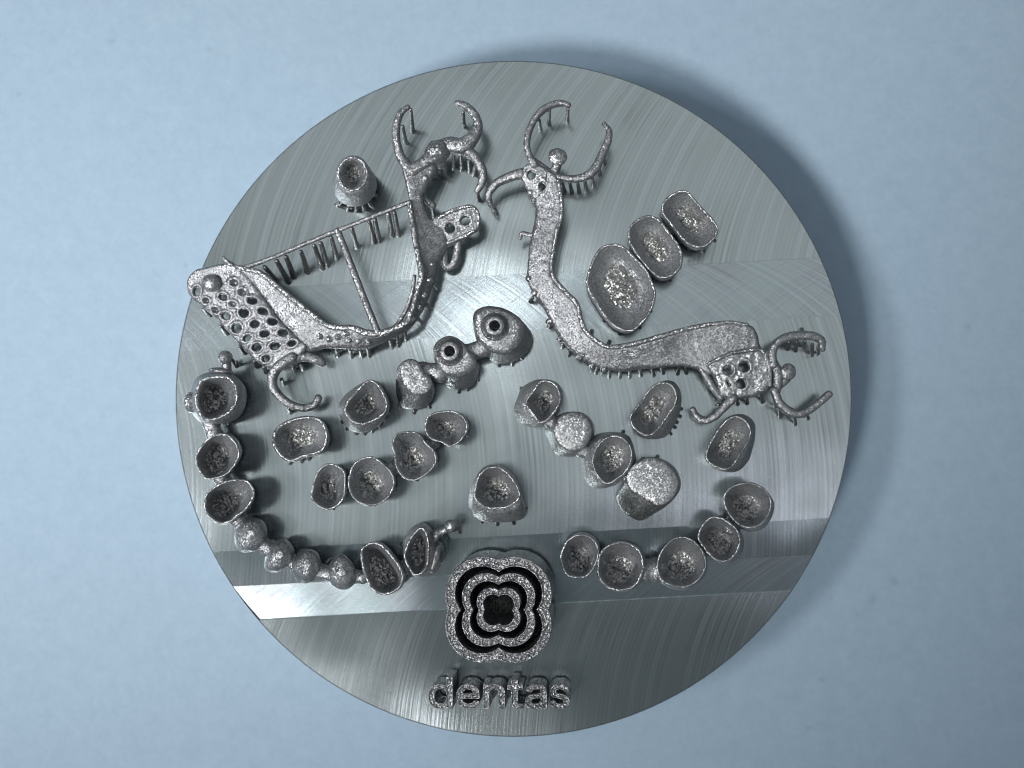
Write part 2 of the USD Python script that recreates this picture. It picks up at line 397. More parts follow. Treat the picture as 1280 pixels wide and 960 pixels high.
M['plate_side'] = usdkit.material(stage, '/World/Looks/plate_side', {'p': ('principled_bsdf', {'metallic': 1.0, 'roughness': 0.3, 'base_color': (0.4, 0.43, 0.45)})}, surface='p.BSDF')

smudges = [(1090, 750, 9, 5, -0.8), (1118, 727, 7, 5, 0.6), (1039, 747, 3.5, 2.5, 0.2), (1072, 768, 3, 2.5, 0), (1010, 910, 3, 2.5, 0), (938, 911, 2.5, 2, 0), (1027, 850, 4, 3, 0), (262, 62, 5, 4, .5), (140, 52, 5, 3, .2), (232, 332, 3, 3, 0), (24, 118, 4, 3, 0.5), (1210, 408, 5, 4, 0)]
nodes = {
    'g': ('geometry', {}),
    'n': ('noise_texture', {'scale': 1500, 'detail': 3, 'roughness': 0.75}),
    'n2': ('noise_texture', {'scale': 330, 'detail': 5, 'roughness': 0.7}),
    'nd': ('noise_texture', {'scale': 500, 'detail': 3, 'roughness': 0.6}),
    'k': ('mix_float', {'fac': 0.5}),
    'r': ('rgb_ramp', {'ramp': [(0.3, (0.368, 0.5, 0.63)), (0.5, (0.412, 0.55, 0.682)), (0.7, (0.455, 0.595, 0.728))]}),
    'b': ('bump', {'strength': 0.8, 'distance': 0.0001}),
    'mx': ('mix', {'mix_type': 'multiply', 'fac': 0.0, 'color2': (0.62, 0.63, 0.6)}),
    'z': ('math', {'math_type': 'multiply', 'value2': 1.0}),
    'p': ('principled_bsdf', {'roughness': 0.62, 'specular_ior_level': 0.3})}
links = [('g.position', 'n.vector'), ('g.position', 'n2.vector'), ('g.position', 'nd.vector'), ('n.fac', 'k.a'), ('n2.fac', 'k.b'), ('k.result', 'r.fac'),
    ('r.color', 'mx.color1'), ('mx.color', 'p.base_color'), ('k.result', 'b.height'), ('b.normal', 'p.normal'), ('z.value', 'mx.fac')]
prev = None
for i, (sx_, sy_, ra, rb_, ro_) in enumerate(smudges):        # a few faint specks of dirt lying on the table
    c = W(sx_, sy_, TZ0) * MM; kk = (H - TZ0) / FP * MM
    nodes[f'd{i}'] = ('mapping', {'mapping_type': 'texture', 'location': tuple(c), 'rotation': (0, 0, -ro_), 'scale': (ra * kk, rb_ * kk, 1)})
    nodes[f'l{i}'] = ('vector_math', {'math_type': 'length'})
    nodes[f'm{i}'] = ('map_range', {'from_min': 0.3, 'from_max': 1.3, 'to_min': 0.6, 'to_max': 0.0, 'clamp': True})
    nodes[f'a{i}'] = ('math', {'math_type': 'maximum', 'value2': 0.0})
    links += [('g.position', f'd{i}.vector'), (f'd{i}.vector', f'l{i}.vector1'), (f'l{i}.value', f'm{i}.value'), (f'm{i}.result', f'a{i}.value1')]
    if prev: links.append((prev, f'a{i}.value2'))
    prev = f'a{i}.value'
links += [(prev, 'z.value1'), ('nd.fac', 'z.value2')]
M['table'] = usdkit.material(stage, '/World/Looks/table', nodes, links, surface='p.BSDF')

# ------------------------------------------------------------------ setting: table and build plate
TZ, RP = -15.0, 423.0 * H / FP
t = obj('tabletop', (np.array([[-400, -400, TZ], [400, -400, TZ], [400, 400, TZ], [-400, 400, TZ]], float), np.array([[0, 1, 2], [0, 2, 3]])), M['table'], smooth=False)
tag(t['prim'], 'pale blue matt tabletop under the metal plate', 'table', kind='structure')

plate = thing('build_plate', 'round grey milled metal plate lying on the pale blue table', 'metal plate', (0, 0, TZ))
a = np.linspace(0, 2 * np.pi, 360, endpoint=False)
cs = np.stack([np.cos(a), np.sin(a), 0 * a], -1)
prof = [(RP - 0.6, TZ + 0.01), (RP, TZ + 0.6), (RP, -0.2), (RP - 0.06, -0.07), (RP - 0.17, -0.01), (RP - 0.2, -0.12), (RP - 0.24, -0.4)]
obj('disc', loft([cs * r + np.array([0, 0, z]) for r, z in prof], np.array([0, 0, TZ + 0.01]), np.array([0, 0, -0.4])), M['plate_side'], plate, smooth=25)
SL = 0.055                                         # the milling passes run slightly uphill to the right
edges = [-60, None, None, None, None, 60]
ymid = [W(642, y, 0)[1] for y in (343, 416.5, 669.5, 714, 757.5)]
cuts = [70] + ymid + [-70]
circ = Polygon(cs[:, :2] * (RP - 0.19))
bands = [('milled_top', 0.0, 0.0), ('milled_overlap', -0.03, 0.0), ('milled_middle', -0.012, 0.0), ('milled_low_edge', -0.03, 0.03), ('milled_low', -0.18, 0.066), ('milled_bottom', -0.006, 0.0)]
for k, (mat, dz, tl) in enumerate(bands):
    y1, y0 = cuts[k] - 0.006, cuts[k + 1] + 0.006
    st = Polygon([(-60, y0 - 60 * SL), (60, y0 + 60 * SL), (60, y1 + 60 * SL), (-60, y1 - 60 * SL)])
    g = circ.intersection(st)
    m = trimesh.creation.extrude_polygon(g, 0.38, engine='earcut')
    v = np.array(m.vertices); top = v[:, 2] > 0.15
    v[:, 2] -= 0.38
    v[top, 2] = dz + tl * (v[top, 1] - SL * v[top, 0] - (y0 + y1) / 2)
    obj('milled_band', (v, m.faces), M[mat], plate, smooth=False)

# ------------------------------------------------------------------ copings and teeth
def S(pts, k=1.0, dx=0.0, dy=0.0):
    p = np.array(pts, float); c = p.mean(0)
    return (p - c) * k + c + [dx, dy]

def coping(parent, rim, body=None, zr=6.5, zb=1.0, depth=4.0, wall=3.2, fs=0.72, fshift=(0, 0), tilt=(0, 0), wave=0.25, seed=0, crumb=0.16, bright=False, name='coping', pins=6, pin_arc=(20, 160)):
    """thin cup: rim outline and body outline in px, the opening upwards; returns the part"""
    cr, rr = polar(rim)
    cb, rb = polar(body if body is not None else S(rim, 1.0, 0, 3))
    kx = (H - zr) / FP
    fs, depth = fs * 0.88, depth * 0.88
    def zrim(xy): return zr + (-(xy[:, 0] - cr[0]) * tilt[0] - (xy[:, 1] - cr[1]) * tilt[1]) * kx + wave * np.sin(2 * TH + seed * 1.7) * 0.5 + wave * 0.3 * np.sin(3 * TH + seed)
    base = ring(cr, rr); zR = zrim(base)
    jit = np.interp(TH, np.linspace(0, 2 * np.pi, 24), np.r_[(q := np.random.default_rng(seed).normal(0, 0.25, 23)), q[0]])
    rings = []
    def add(xy, z): rings.append(W(xy[:, 0], xy[:, 1], z))
    def outer(s):            # 0 body .. 1 rim
        return ring(cb + (cr - cb) * s, rb + (rr - rb) * s)
    low = zb + 0.0
    for q in (0.72, 0.86, 0.95): add(ring(cb, rb * q), np.full(NA, low + (1 - q) ** 2 * 0.0))
    hb = zb + 0.16 * (zR - zb)
    add(ring(cb, rb * 0.985), low + 0.05 * (zR - zb)); add(ring(cb, rb), hb)
    for s in np.linspace(0, 1, 13)[1:]:
        zz = hb + (zR - hb) * s
        e = 1 - math.sqrt(max(0, 1 - s ** 2.2)) if body is not None else s
        add(outer(0.55 * s + 0.45 * e), zz - (0.0 if s < 1 else 0.12))
    w = wall + jit
    for q, dz in ((0.18, 0.0), (0.5, 0.05), (0.8, 0.0)): add(ring(cr, rr - w * q), zR + dz)
    cf = cr + np.array(fshift)
    ri = rr - w
    r_in = [ri]
    add(ring(cr, ri), zR - 0.14)
    zf = zR * 0.25 + zr * 0.75 - depth
    for s in np.linspace(0, 1, 12)[1:]:
        c = cr + (cf - cr) * s
        k = 1 - (1 - fs) * (0.75 * s + 0.25 * s ** 4)
        add(ring(c, ri * k), zR - 0.14 + (zf - zR + 0.14) * (0.5 * s + 0.5 * (1 - (1 - s) ** 1.3)))
    nshell = len(rings)
    inner = (cf, ri * fs, zf)
    c0 = W(cb[0], cb[1], low)
    for s in (0.93, 0.6, 0.3): add(ring(cf, ri * fs * s), zf - 0.25)
    m = loft(rings, c0, W(cf[0], cf[1], zf.mean() - 0.25))
    m = roughen(m, 0.045, 0.5, seed)
    part = obj(name, m, M['coping_metal'], parent)
    rc = ring(cr, rr - w * 0.5); rw = W(rc[:, 0], rc[:, 1], zR + 0.02)
    tr = np.gradient(np.vstack([rw[-1:], rw, rw[:1]]), axis=0)[1:-1]; nr = np.stack([tr[:, 1], -tr[:, 0], 0 * tr[:, 0]], -1); nr /= np.linalg.norm(nr, axis=1, keepdims=True)
    rad = (np.clip(w * 0.5, 1.3, 2.1) * kx)[:, None]
    rg = [rw + rad * (math.cos(q) * nr + math.sin(q) * np.array([0, 0, 1.0])) for q in np.linspace(0, 2 * np.pi, 10, endpoint=False)]
    obj('rim', roughen(loft(rg + rg[:1]), 0.05, 0.35, seed + 3), M['beaded_metal'], part)
    fr = []
    rf = np.random.default_rng(seed + 99)
    for s in np.linspace(1.06, 0.06, 16):
        xy = ring(cf, ri * fs * s)
        z = zf - 0.05 + (0.35 * (1 - s) if bright else -0.1 * (1 - s * s))
        fr.append(W(xy[:, 0], xy[:, 1], z))
    v = np.vstack(fr)
    fl = loft(fr, None, W(cf[0], cf[1], zf.mean()))
    fv = np.array(fl.vertices)
    fv[:, 2] += (meshkit.fbm(fv * [1, 1, 0] / 0.42 + seed * 3.1, 3, seed) - 0.5) * 2 * crumb
    obj('crumbly_floor', (fv, fl.faces), M['crumbly_metal'], part)
    if pins:
        for ang in np.linspace(pin_arc[0], pin_arc[1], pins):
            i = int(round((ang % 360) / 360 * NA)) % NA
            q = ring(cb, rb * 0.9)[i]; b = ring(cb, rb * 0.98)[i]
            g = ((ang * 7 + seed * 13) % 5 - 2) * 0.5
            pin(parent, q, b + [g * 0.5 + 0.8, 2.6 + g * 0.4], zb + 0.3)
    return part

def solid_tooth(parent, top, body, zt=6.0, zb=1.0, dome=0.4, seed=0, name='pontic', mat='printed_metal', edge=0.5, pins=4, pin_arc=(30, 150), tilt=(0, 0), label=None, lump=0.0):
    """solid tooth stump: body outline low, top outline high, rounded shoulder"""
    ct, rt = polar(top); cb, rb = polar(body)
    rings = []
    def add(xy, z): rings.append(W(xy[:, 0], xy[:, 1], z))
    for q in (0.7, 0.9): add(ring(cb, rb * q), np.full(NA, zb))
    for s in np.linspace(0, 1, 12):
        r = rb + (rt - rb) * s ** 1.3
        if lump: r = rb * (0.8 + 0.2 * math.sin(min(s / 0.4, 1) * math.pi / 2)) if s < 0.4 else rt + (rb - rt) * math.sqrt(max(0, 1 - ((s - 0.4) / 0.6) ** 2))
        c = cb + (ct - cb) * s
        k = 1 if s > 0.12 else 0.97
        add(ring(c, r * k), zb + (zt - edge - zb) * (0.04 + 0.96 * s))
    kx = (H - zt) / FP
    for s in np.linspace(0.97, 0.05, 18):
        xy = ring(ct, rt * s)
        sh = 1 - math.sqrt(max(0, 1 - min(1, (s - 0.62) / 0.38) ** 2)) if s > 0.62 else 0
        z = zt - edge * sh + dome * (1 - s * s) - ((xy[:, 0] - ct[0]) * tilt[0] + (xy[:, 1] - ct[1]) * tilt[1]) * kx * (1 - sh)
        add(xy, z)
    m = loft(rings, W(cb[0], cb[1], zb), W(ct[0], ct[1], zt + dome))
    if lump: m = roughen(m, lump, 1.9, seed + 5, 2)
    part = obj(name, roughen(m, 0.06, 0.6, seed), M[mat], parent, label=label)
    for ang in (np.linspace(pin_arc[0], pin_arc[1], pins) if pins else []):
        i = int(round((ang % 360) / 360 * NA)) % NA
        q = ring(cb, rb * 0.9)[i]; b = ring(cb, rb)[i]
        pin(parent, q, b + [0.8, 3.2], zb + 0.3)
    return part

def join(parent, p, q, z=3.6, r=8, tall=1.2, name='connector', seed=0, waist=0.9, zmax=3.4):
    """bar between two neighbouring teeth, ending inside their walls"""
    p, q = np.array(p, float), np.array(q, float); d = q - p; L = np.hypot(*d); d /= L
    z = min(z, zmax); cut = min(0.5 * r, L * 0.5 - 0.6)
    a_, b_ = p + d * cut, q - d * cut; m = (a_ + b_) / 2
    obj(name, sweep([(*a_, z, r), (*m, z, r * waist), (*b_, z, r)], 0.1, 16, tall, 6, seed), M['printed_metal'], parent)

def at(px, py): return tuple(W(px, py, 0)) 

# single copings ----------------------------------------------------
t = thing('crown_coping', 'small tall cylindrical coping with narrow round hole, above the long diagonal bar', 'dental coping', at(442, 230))
cyl = [(441 + 21 * math.cos(q), 217.5 + 23.5 * math.sin(q)) for q in np.linspace(0, 2 * np.pi, 12, endpoint=False)]
bod = [(443.5 + 27.5 * math.cos(q), 231 + 27.5 * math.sin(q)) for q in np.linspace(0, 2 * np.pi, 12, endpoint=False)]
coping(t, cyl, bod, zr=9.5, zb=1.6, depth=3.6, wall=6.5, fs=0.72, seed=3, wave=0.2, pins=0)
for x, y in ((424, 255), (434, 263), (445, 264), (455, 262), (463, 256), (469, 244), (468, 232), (420, 257)): pin(t, (445 + (x - 445) * 0.85, 243 + (y - 243) * 0.75), (x, y), 1.8)

t = thing('crown_coping', 'egg-shaped open coping under the perforated framework, left of the three-tooth bridge with two screw holes', 'dental coping', at(455, 510))
coping(t, [(430, 512), (436, 498), (447, 486), (460, 475), (471, 477.5), (480, 491), (485, 503), (482, 516), (470, 526), (454, 531), (440, 528), (432.6, 519)],
       [(423, 511), (428.4, 497), (443.7, 484), (459, 476), (472, 478), (482, 491), (487, 504), (485, 517), (474, 532), (459, 540), (443.7, 540), (430.6, 531)], zr=7.5, depth=5, wall=3.6, fshift=(-2, 2), seed=5, pins=8, pin_arc=(10, 150), fs=0.62)

t = thing('crown_coping', 'rounded oblong shallow coping with bright rim at the left, below the lower left clasp', 'dental coping', at(375, 548))
c7 = [(340, 547.5), (345, 535), (360, 525), (377.5, 520), (395, 521), (405, 527.5), (411, 542.5), (408.8, 557.5), (400, 566), (380, 572.5), (362.5, 577.5), (350, 571), (341, 557.5)]
coping(t, c7, S(c7, 0.97, 2, 1), zr=6, depth=3.6, wall=5, fs=0.66, fshift=(1, -1), seed=6, pins=3, pin_arc=(70, 120), bright=True)

t = thing('crown_coping', 'single coping with a wide front shoulder in the middle of the plate above the emblem', 'dental coping', at(620, 618))
coping(t, [(594.4, 603), (598.5, 593), (606, 585.6), (615, 582.5), (624.6, 583.5), (635, 590), (643, 600), (649.6, 612.7), (650, 622), (643, 630), (633, 634.6), (618, 636.7), (605, 634.6), (595.4, 627), (592.3, 619)],
       [(586, 628), (591, 643), (605, 652), (622.5, 653), (639, 652), (653.8, 648), (657.4, 637.7), (654, 624), (645, 598), (630, 584), (615, 581), (601, 587), (589, 608)], zr=7.5, depth=5.2, wall=3, fs=0.7, fshift=(1, 2), seed=8, pins=5, tilt=(0, 0.25), crumb=0.2)

t = thing('crown_coping', 'oval open coping under the right framework, nearer its long strip', 'dental coping', at(820, 512))
coping(t, [(787.5, 520), (800, 502.5), (812.5, 485), (825, 477.5), (837.5, 478.8), (846, 490), (845, 505), (837.5, 517.5), (825, 535), (812.5, 545), (800, 542.5), (790, 532.5)],
       [(790, 521), (801, 503), (814, 486), (828, 476.5), (842, 477), (851, 490), (851, 510), (845, 527), (833, 545), (815, 549), (800, 545), (791, 534)], zr=6.8, depth=3.8, wall=3, fs=0.66, seed=9, pins=5, pin_arc=(-10, 60), bright=True)

t = thing('crown_coping', 'oval open coping below the right clasp, farthest right of the single copings', 'dental coping', at(914, 555))
coping(t, [(882, 568), (887.5, 552.8), (898.4, 535), (911.6, 522), (924.7, 520), (935.6, 528.8), (939, 542), (933.4, 557), (924.7, 570), (916, 583.4), (905, 588), (892, 583.4), (884, 577)],
       [(884, 566), (889, 551), (900, 534), (913, 520), (930, 518), (943, 528), (944, 545), (941, 560), (935, 577), (922, 589), (906, 590), (892, 585), (885, 577)], zr=6.8, depth=4.2, wall=3, fs=0.66, seed=10, pins=4, pin_arc=(150, 230), bright=True)

# bridge of three open copings, upper right -----------------------------
t = thing('coping_bridge', 'row of three open copings, one large and two smaller, at upper right', 'dental bridge', at(815, 320))
g1 = [(768.4, 304.4), (751, 309), (740, 326), (732.5, 349.7), (735, 362), (745, 380), (755, 395), (770, 410), (787.5, 415), (802.5, 405), (815, 387.5), (820, 367.5), (815, 350), (807.5, 335.6), (790, 317), (779, 307.5)]
g2 = [(809, 269), (795, 274.7), (785.6, 285.6), (785.6, 299.7), (792, 313.7), (801, 326), (813.7, 340), (826, 348), (838.7, 346.5), (849.7, 337), (853.6, 323), (849.7, 307.5), (838.7, 292), (827.8, 277.8), (820, 271.6)]
g3 = [(849.7, 238), (835.6, 245), (827, 256), (827.8, 267), (835.6, 277.8), (845, 290), (854, 301), (867, 309), (881, 309), (893, 299.7), (898, 287), (892, 274.7), (879, 260.6), (863.7, 243.4), (857.5, 238)]
for g, sd in ((g1, 11), (g2, 12), (g3, 13)):
    coping(t, g, S(g, 0.95, -2, 5), zr=6.5, depth=3.2, wall=3.4, fs=0.62, seed=sd, bright=True, pins=5, pin_arc=(0, 120), crumb=0.2, fshift=(0, -1))
join(t, (801, 325), (809, 317), 4.6, 8, name='connector'); join(t, (838, 290), (844, 282), 4.6, 7)

# bridge with two screw channels -----------------------------------
t = thing('screw_bridge', 'three-tooth bridge with two round screw holes in stepped collars', 'dental bridge', at(575, 450))
solid_tooth(t, [(498.4, 465), (501.7, 454), (511.6, 448.6), (522.5, 452), (531, 465), (540, 476), (538, 487), (527, 493.5), (513.8, 491), (505, 480)],
            [(494, 476), (497, 460), (510, 452), (523, 455), (535, 468), (543, 482), (540, 502), (524, 512), (505, 511), (496, 499)], 6.8, 1.2, 0.1, 21, 'tooth', edge=0.3, pins=3, pin_arc=(50, 130))
def collar(parent, px, py, z0):
    """stepped screw collar, hollow"""
    prof = [(19, z0 - 1.6), (18.5, z0), (17.5, z0 + 0.25), (13, z0 + 0.4), (12.2, z0 + 1.3), (11.3, z0 + 1.5), (7.2, z0 + 1.55), (6.2, z0 + 1.4), (5.8, z0 - 3.2)]
    rings = []
    for r, z in prof:
        xy = ring(np.array([px, py]), np.full(NA, r)); rings.append(W(xy[:, 0], xy[:, 1], z))
    rings.append(rings[0] * 0 + W(px, py, z0 - 3.3) + (rings[-1] - rings[-1].mean(0)) * 0.98)
    v = loft(rings, None, W(px, py, z0 - 3.3))
    obj('screw_collar', roughen(v, 0.05, 0.5, int(px)), M['printed_metal_fine'], parent)
def ringtooth(parent, outline_top, outline_body, cx, cy, z, seed):
    """tooth with a shaft left open for its collar"""
    ct, rt = polar(outline_top, (cx, cy)); cb, rb = polar(outline_body)
    rings = []
    add = lambda xy, zz: rings.append(W(xy[:, 0], xy[:, 1], zz))
    add(ring(ct, np.full(NA, 16.0)), np.full(NA, 1.2)); add(ring(cb, rb * 0.9), np.full(NA, 1.2)); add(ring(cb, rb), np.full(NA, 1.8))
    for s in np.linspace(0, 1, 10)[1:]:
        add(ring(cb + (ct - cb) * s, rb + (rt - rb) * s ** 1.4), 1.8 + (z - 0.5 - 1.8) * s)
    for s in np.linspace(0, 1, 10)[1:]:
        r = rt + (17.0 - rt) * s
        add(ring(ct, r), z - 0.5 + 0.55 * math.sin(min(1, s * 2.2) * math.pi / 2) + 0.25 * s)
    add(ring(ct, np.full(NA, 16.0)), np.full(NA, z - 1.5))
    rings.append(rings[0])
    m = loft(rings)
    if trimesh.Trimesh(m.vertices, m.faces).volume < 0: m.invert()
    obj('tooth', roughen(m, 0.06, 0.6, seed), M['printed_metal'], parent)
ringtooth(t, [(542, 436.6), (551, 424.5), (566, 422), (579, 428), (586, 437), (595, 448), (596, 458), (585, 467), (570, 471), (556, 468), (548, 458)],
          [(542, 440), (551, 427), (566, 425), (581, 431), (590, 441), (599, 455), (597, 470), (589, 484), (574, 487), (560, 484), (553, 470), (545, 455)], 562, 439.5, 6.6, 22)
collar(t, 562, 438.8, 6.6)
ringtooth(t, [(592.5, 393), (603, 384), (619, 383), (636, 388.5), (651, 399), (655, 412), (652, 428), (640, 440), (624, 443), (608, 436), (597, 424), (592, 408)],
          [(593, 396), (603, 387), (619, 386), (640, 391), (656, 405), (665, 419), (662, 436), (650, 448), (636, 454), (619, 454), (606, 442), (596, 424)], 618.3, 408, 6.8, 23)
collar(t, 618.3, 407, 6.8)
join(t, (522, 464), (558, 466), 4.6, 13, zmax=4.6); join(t, (578, 444), (612, 432), 4.6, 12, zmax=4.6)
for p_, b_ in (((572, 484), (574, 490)), ((583, 481), (585, 487)), ((622, 451), (624, 457)), ((639, 449), (641, 456)), ((596, 470), (598, 475)), ((650, 443), (653, 448))): pin(t, p_, b_, 1.6)

# bridge of four open copings, left of centre -----------------------------
t = thing('coping_bridge', 'row of four open copings rising to the right, left of the plate centre', 'dental bridge', at(485, 580))
q4 = [[(390, 610), (395, 592.5), (405, 581), (417.5, 580), (430, 587.5), (432.5, 602.5), (430, 622.5), (420, 633.8), (407.5, 637.5), (395, 631), (388.8, 622.5)],
      [(435, 600), (440, 582.5), (452.5, 572.5), (467.5, 571), (480, 580), (490, 590), (493.8, 605), (487.5, 620), (475, 630), (457.5, 632.5), (442.5, 623.8), (436, 612.5)],
      [(490, 555), (495, 542.5), (510, 538.8), (522.5, 541), (532.5, 552.5), (542.5, 562.5), (546, 575), (540, 587.5), (525, 598.8), (512.5, 601), (500, 593.8), (493.8, 580), (492.5, 567.5)],
      [(531, 532.5), (535, 520), (550, 513.8), (567.5, 513.8), (580, 521), (585, 535), (577.5, 550), (563.8, 558.8), (552.5, 553.8), (540, 550), (532.5, 542.5)]]
for k, g in enumerate(q4): coping(t, g, S(g, 0.9, 4, -1), zr=6.6, depth=4.2, wall=2.6, fs=0.6, fshift=(-1, 3), seed=31 + k, pins=3, tilt=(0, 0.1), crumb=0.18)
join(t, (427, 604), (440, 603), 4.4, 8); join(t, (484, 590), (500, 580), 4.4, 10); join(t, (534, 560), (546, 551), 4.2, 8)

# diagonal bridge of two copings and two solid teeth ---------------------
t = thing('coping_bridge', 'diagonal bridge of two open copings alternating with two solid flat teeth', 'dental bridge', at(745, 555))
coping(t, [(657, 500.6), (665.6, 489), (673, 478), (684, 475), (695.6, 481), (701, 493), (700, 504), (692, 517.5), (680.6, 528), (673, 527), (665.6, 517.5), (658, 508)],
       [(642, 514), (647, 496), (652, 485), (664, 477), (675, 474), (692, 476), (702, 485), (703, 498), (697, 516), (682, 531), (667.5, 533), (649, 528)], zr=7.2, depth=5.4, wall=2.4, fs=0.62, seed=41, pins=0, tilt=(-0.25, 0.15))
solid_tooth(t, [(692, 536), (701, 519), (714, 514.7), (727.5, 516.6), (737, 525), (740.6, 538), (737, 549), (727.5, 560.6), (712.5, 564), (701, 557), (694, 547.5)],
            [(681, 536), (697, 520), (714, 515), (729, 517), (740, 527), (743, 541), (737, 556), (724, 569), (709, 572), (694, 568), (686, 553)], 6.4, 1.2, 0.1, 42, mat='bright_metal', edge=0.3, pins=0)
coping(t, [(739.7, 577.5), (744, 560.6), (753.8, 549), (767, 543.8), (780, 547.5), (789, 558.8), (790, 575.6), (782, 590.6), (770.6, 600), (759, 605.6), (750, 600), (742.5, 588.8)],
       [(726, 577.5), (732, 557), (746, 543), (768.8, 540), (785.6, 545), (793, 562), (794, 579), (777, 601), (761, 609), (744, 610), (732, 600)], zr=7.0, depth=4.6, wall=2.6, fs=0.7, seed=43, pins=0, tilt=(-0.15, 0.1), crumb=0.24)
solid_tooth(t, [(785.5, 588), (797, 576.4), (811, 571.7), (825, 574), (839, 583.4), (847.6, 597.5), (847.6, 611.6), (839, 625.6), (825, 632.7), (813.6, 628), (802, 621), (788, 611.6), (783, 599.8)],
            [(771.4, 616), (784, 597), (796, 579), (811, 573), (827, 575), (842, 584), (850, 598), (850, 613), (837, 630), (818, 643), (799.5, 652), (779, 641), (770, 627)], 6.4, 1.2, 0.1, 44, mat='bright_metal', edge=0.25, pins=0)
join(t, (685, 522), (702, 540), 4.2, 10); join(t, (722, 560), (745, 570), 4.2, 10); join(t, (776, 590), (795, 602), 4.2, 10)
for p_ in ((651, 487), (803, 575), (821, 572), (846, 613), (778, 541)): pin(t, p_, (p_[0] + 1, p_[1] - 1.5), 1.8)

# bridge of five open copings, lower right --------------------------------
t = thing('coping_bridge', 'curved row of five open copings at lower right, beside the emblem', 'dental bridge', at(835, 690))
q5 = [[(700, 698), (705.8, 679.5), (717.5, 669), (731.6, 667.8), (744.5, 676), (749, 689), (745.6, 705), (736, 719), (722, 723), (708, 719)],
      [(746.8, 700.6), (752.7, 686.6), (766.7, 678), (783, 677), (799.5, 686.6), (805, 703), (802, 721.7), (790, 735.8), (771, 739), (755, 732), (746.8, 719)],
      [(820.6, 705), (827.6, 686.6), (841.7, 672.5), (858, 671), (872, 679.5), (881.5, 693.6), (882.7, 710), (874.5, 724), (858, 734.6), (839, 733), (825, 724)],
      [(872, 670), (879, 653.7), (891, 645.5), (905, 648), (919, 658), (926, 672.5), (922.5, 689), (912, 700.6), (898, 702), (886, 693.6), (877, 682)],
      [(903.8, 625.6), (908.5, 612.7), (921, 604.5), (940, 603), (956.6, 611.6), (964.7, 625.6), (962, 642), (952, 656), (935.5, 660.8), (921, 655), (909.7, 642)]]
sh5 = [(1.5, -2), (3, 1), (1, 3), (4, 3), (3, 4)]
for k, g in enumerate(q5): coping(t, g, S(g, 1.0, *sh5[k]), zr=7, depth=5.4, wall=2.8 if k != 1 else 3.4, fs=0.7, fshift=(-1, 4), seed=51 + k, pins=0, tilt=(0, 0.08), crumb=0.2)
join(t, (740, 700), (754, 706), 4.6, 9); join(t, (798, 714), (828, 712), 3.4, 16); join(t, (873, 690), (884, 686), 4.6, 9); join(t, (908, 662), (922, 650), 3.4, 12)

# long curved bridge, left ------------------------------------------------
t = thing('long_bridge', 'long curved bridge of five copings and four ball-like teeth along the left edge', 'dental bridge', at(330, 640))
A = [(245, 487), (251, 474.7), (263.7, 470), (279, 469), (288.8, 471.6), (296.6, 482.5), (298, 498), (293.4, 510.6), (282.5, 520), (268, 526), (254, 524.7), (246.6, 513.8), (243.4, 499.7)]
coping(t, A, [(238, 490), (246, 472), (262, 465), (281, 464), (296, 471), (307, 486), (307, 506), (299, 521), (285, 529), (268, 531), (252, 529), (241, 518), (236, 503)], zr=7.4, depth=5.6, wall=4.2, fs=0.72, seed=61, pins=0, fshift=(-3, 3))
B = [(245, 568.4), (254.4, 552.8), (267, 543.4), (282.5, 542), (293.4, 549.7), (299.7, 562), (299.7, 569.4), (295, 580.6), (285.6, 591.9), (274.4, 597.5), (259.4, 599.4), (250, 591.9), (244.4, 578.8)]
coping(t, B, S(B, 0.95, 4, -2), zr=7, depth=5.4, wall=3, fs=0.7, seed=62, pins=0, fshift=(-2, 3))
C = [(254.7, 629.4), (257.5, 618), (266.9, 608.8), (281.9, 601), (296.9, 598.4), (310, 601), (317.5, 610.6), (317.5, 621.9), (310, 635), (298.8, 644.4), (285.6, 653.8), (272.5, 654.7), (260, 646), (255.6, 636.9)]
coping(t, C, S(C, 0.95, 2, 2), zr=7, depth=5.6, wall=2.8, fs=0.66, seed=63, pins=0, fshift=(-4, 5))
for k, o_ in enumerate((
        [(390, 590), (410, 530), (460, 480), (520, 465), (580, 490), (610, 550), (600, 620), (560, 670), (500, 695), (440, 690), (400, 650)],
        [(590, 790), (600, 720), (640, 650), (700, 605), (750, 620), (785, 680), (780, 740), (730, 800), (670, 830), (610, 820)],
        [(760, 800), (790, 730), (840, 680), (900, 675), (950, 710), (965, 780), (950, 850), (900, 900), (850, 905), (800, 870)],
        [(1010, 850), (1020, 780), (1060, 725), (1110, 710), (1160, 750), (1195, 820), (1200, 890), (1150, 940), (1080, 945), (1030, 910)])):
    o_ = np.array(o_) / 5.333 + [220, 560]
    solid_tooth(t, S(o_, 0.3, 0.5, -2), S(o_, 1.0), 6.3, 1.0, 0.12, 64 + k, edge=0.1, pins=0, lump=0.26)
E = [(450.6, 691), (454.4, 681.9), (467.5, 677), (478.8, 681), (491.9, 695), (501, 708), (505, 721), (501, 734.4), (490, 741.9), (476.9, 743.8), (465.6, 738), (458, 725), (452.5, 710)]
coping(t, E, S(E, 0.97, 3, -1), zr=7.2, depth=6.0, wall=3.6, fs=0.78, seed=68, pins=0, fshift=(1, 4))
Fr = [(505, 691), (512.5, 672.5), (523.8, 660), (531, 661), (536, 674.4), (536.9, 691), (535, 706), (527.5, 717.5), (518, 719.4), (510.6, 710), (506, 700.6)]
coping(t, Fr, [(503, 680), (510.6, 663), (523.8, 654), (535, 656), (546, 670.6), (554.7, 687.5), (553.8, 700.6), (544.4, 713.8), (527.5, 722), (514, 718), (505, 702)], zr=7.4, depth=5.4, wall=2.8, fs=0.74, seed=69, pins=0, crumb=0.2)
join(t, (262, 524), (270, 548), 4.6, 11); join(t, (274, 592), (283, 606), 4.8, 11); join(t, (296, 646), (306, 660), 4.4, 11)
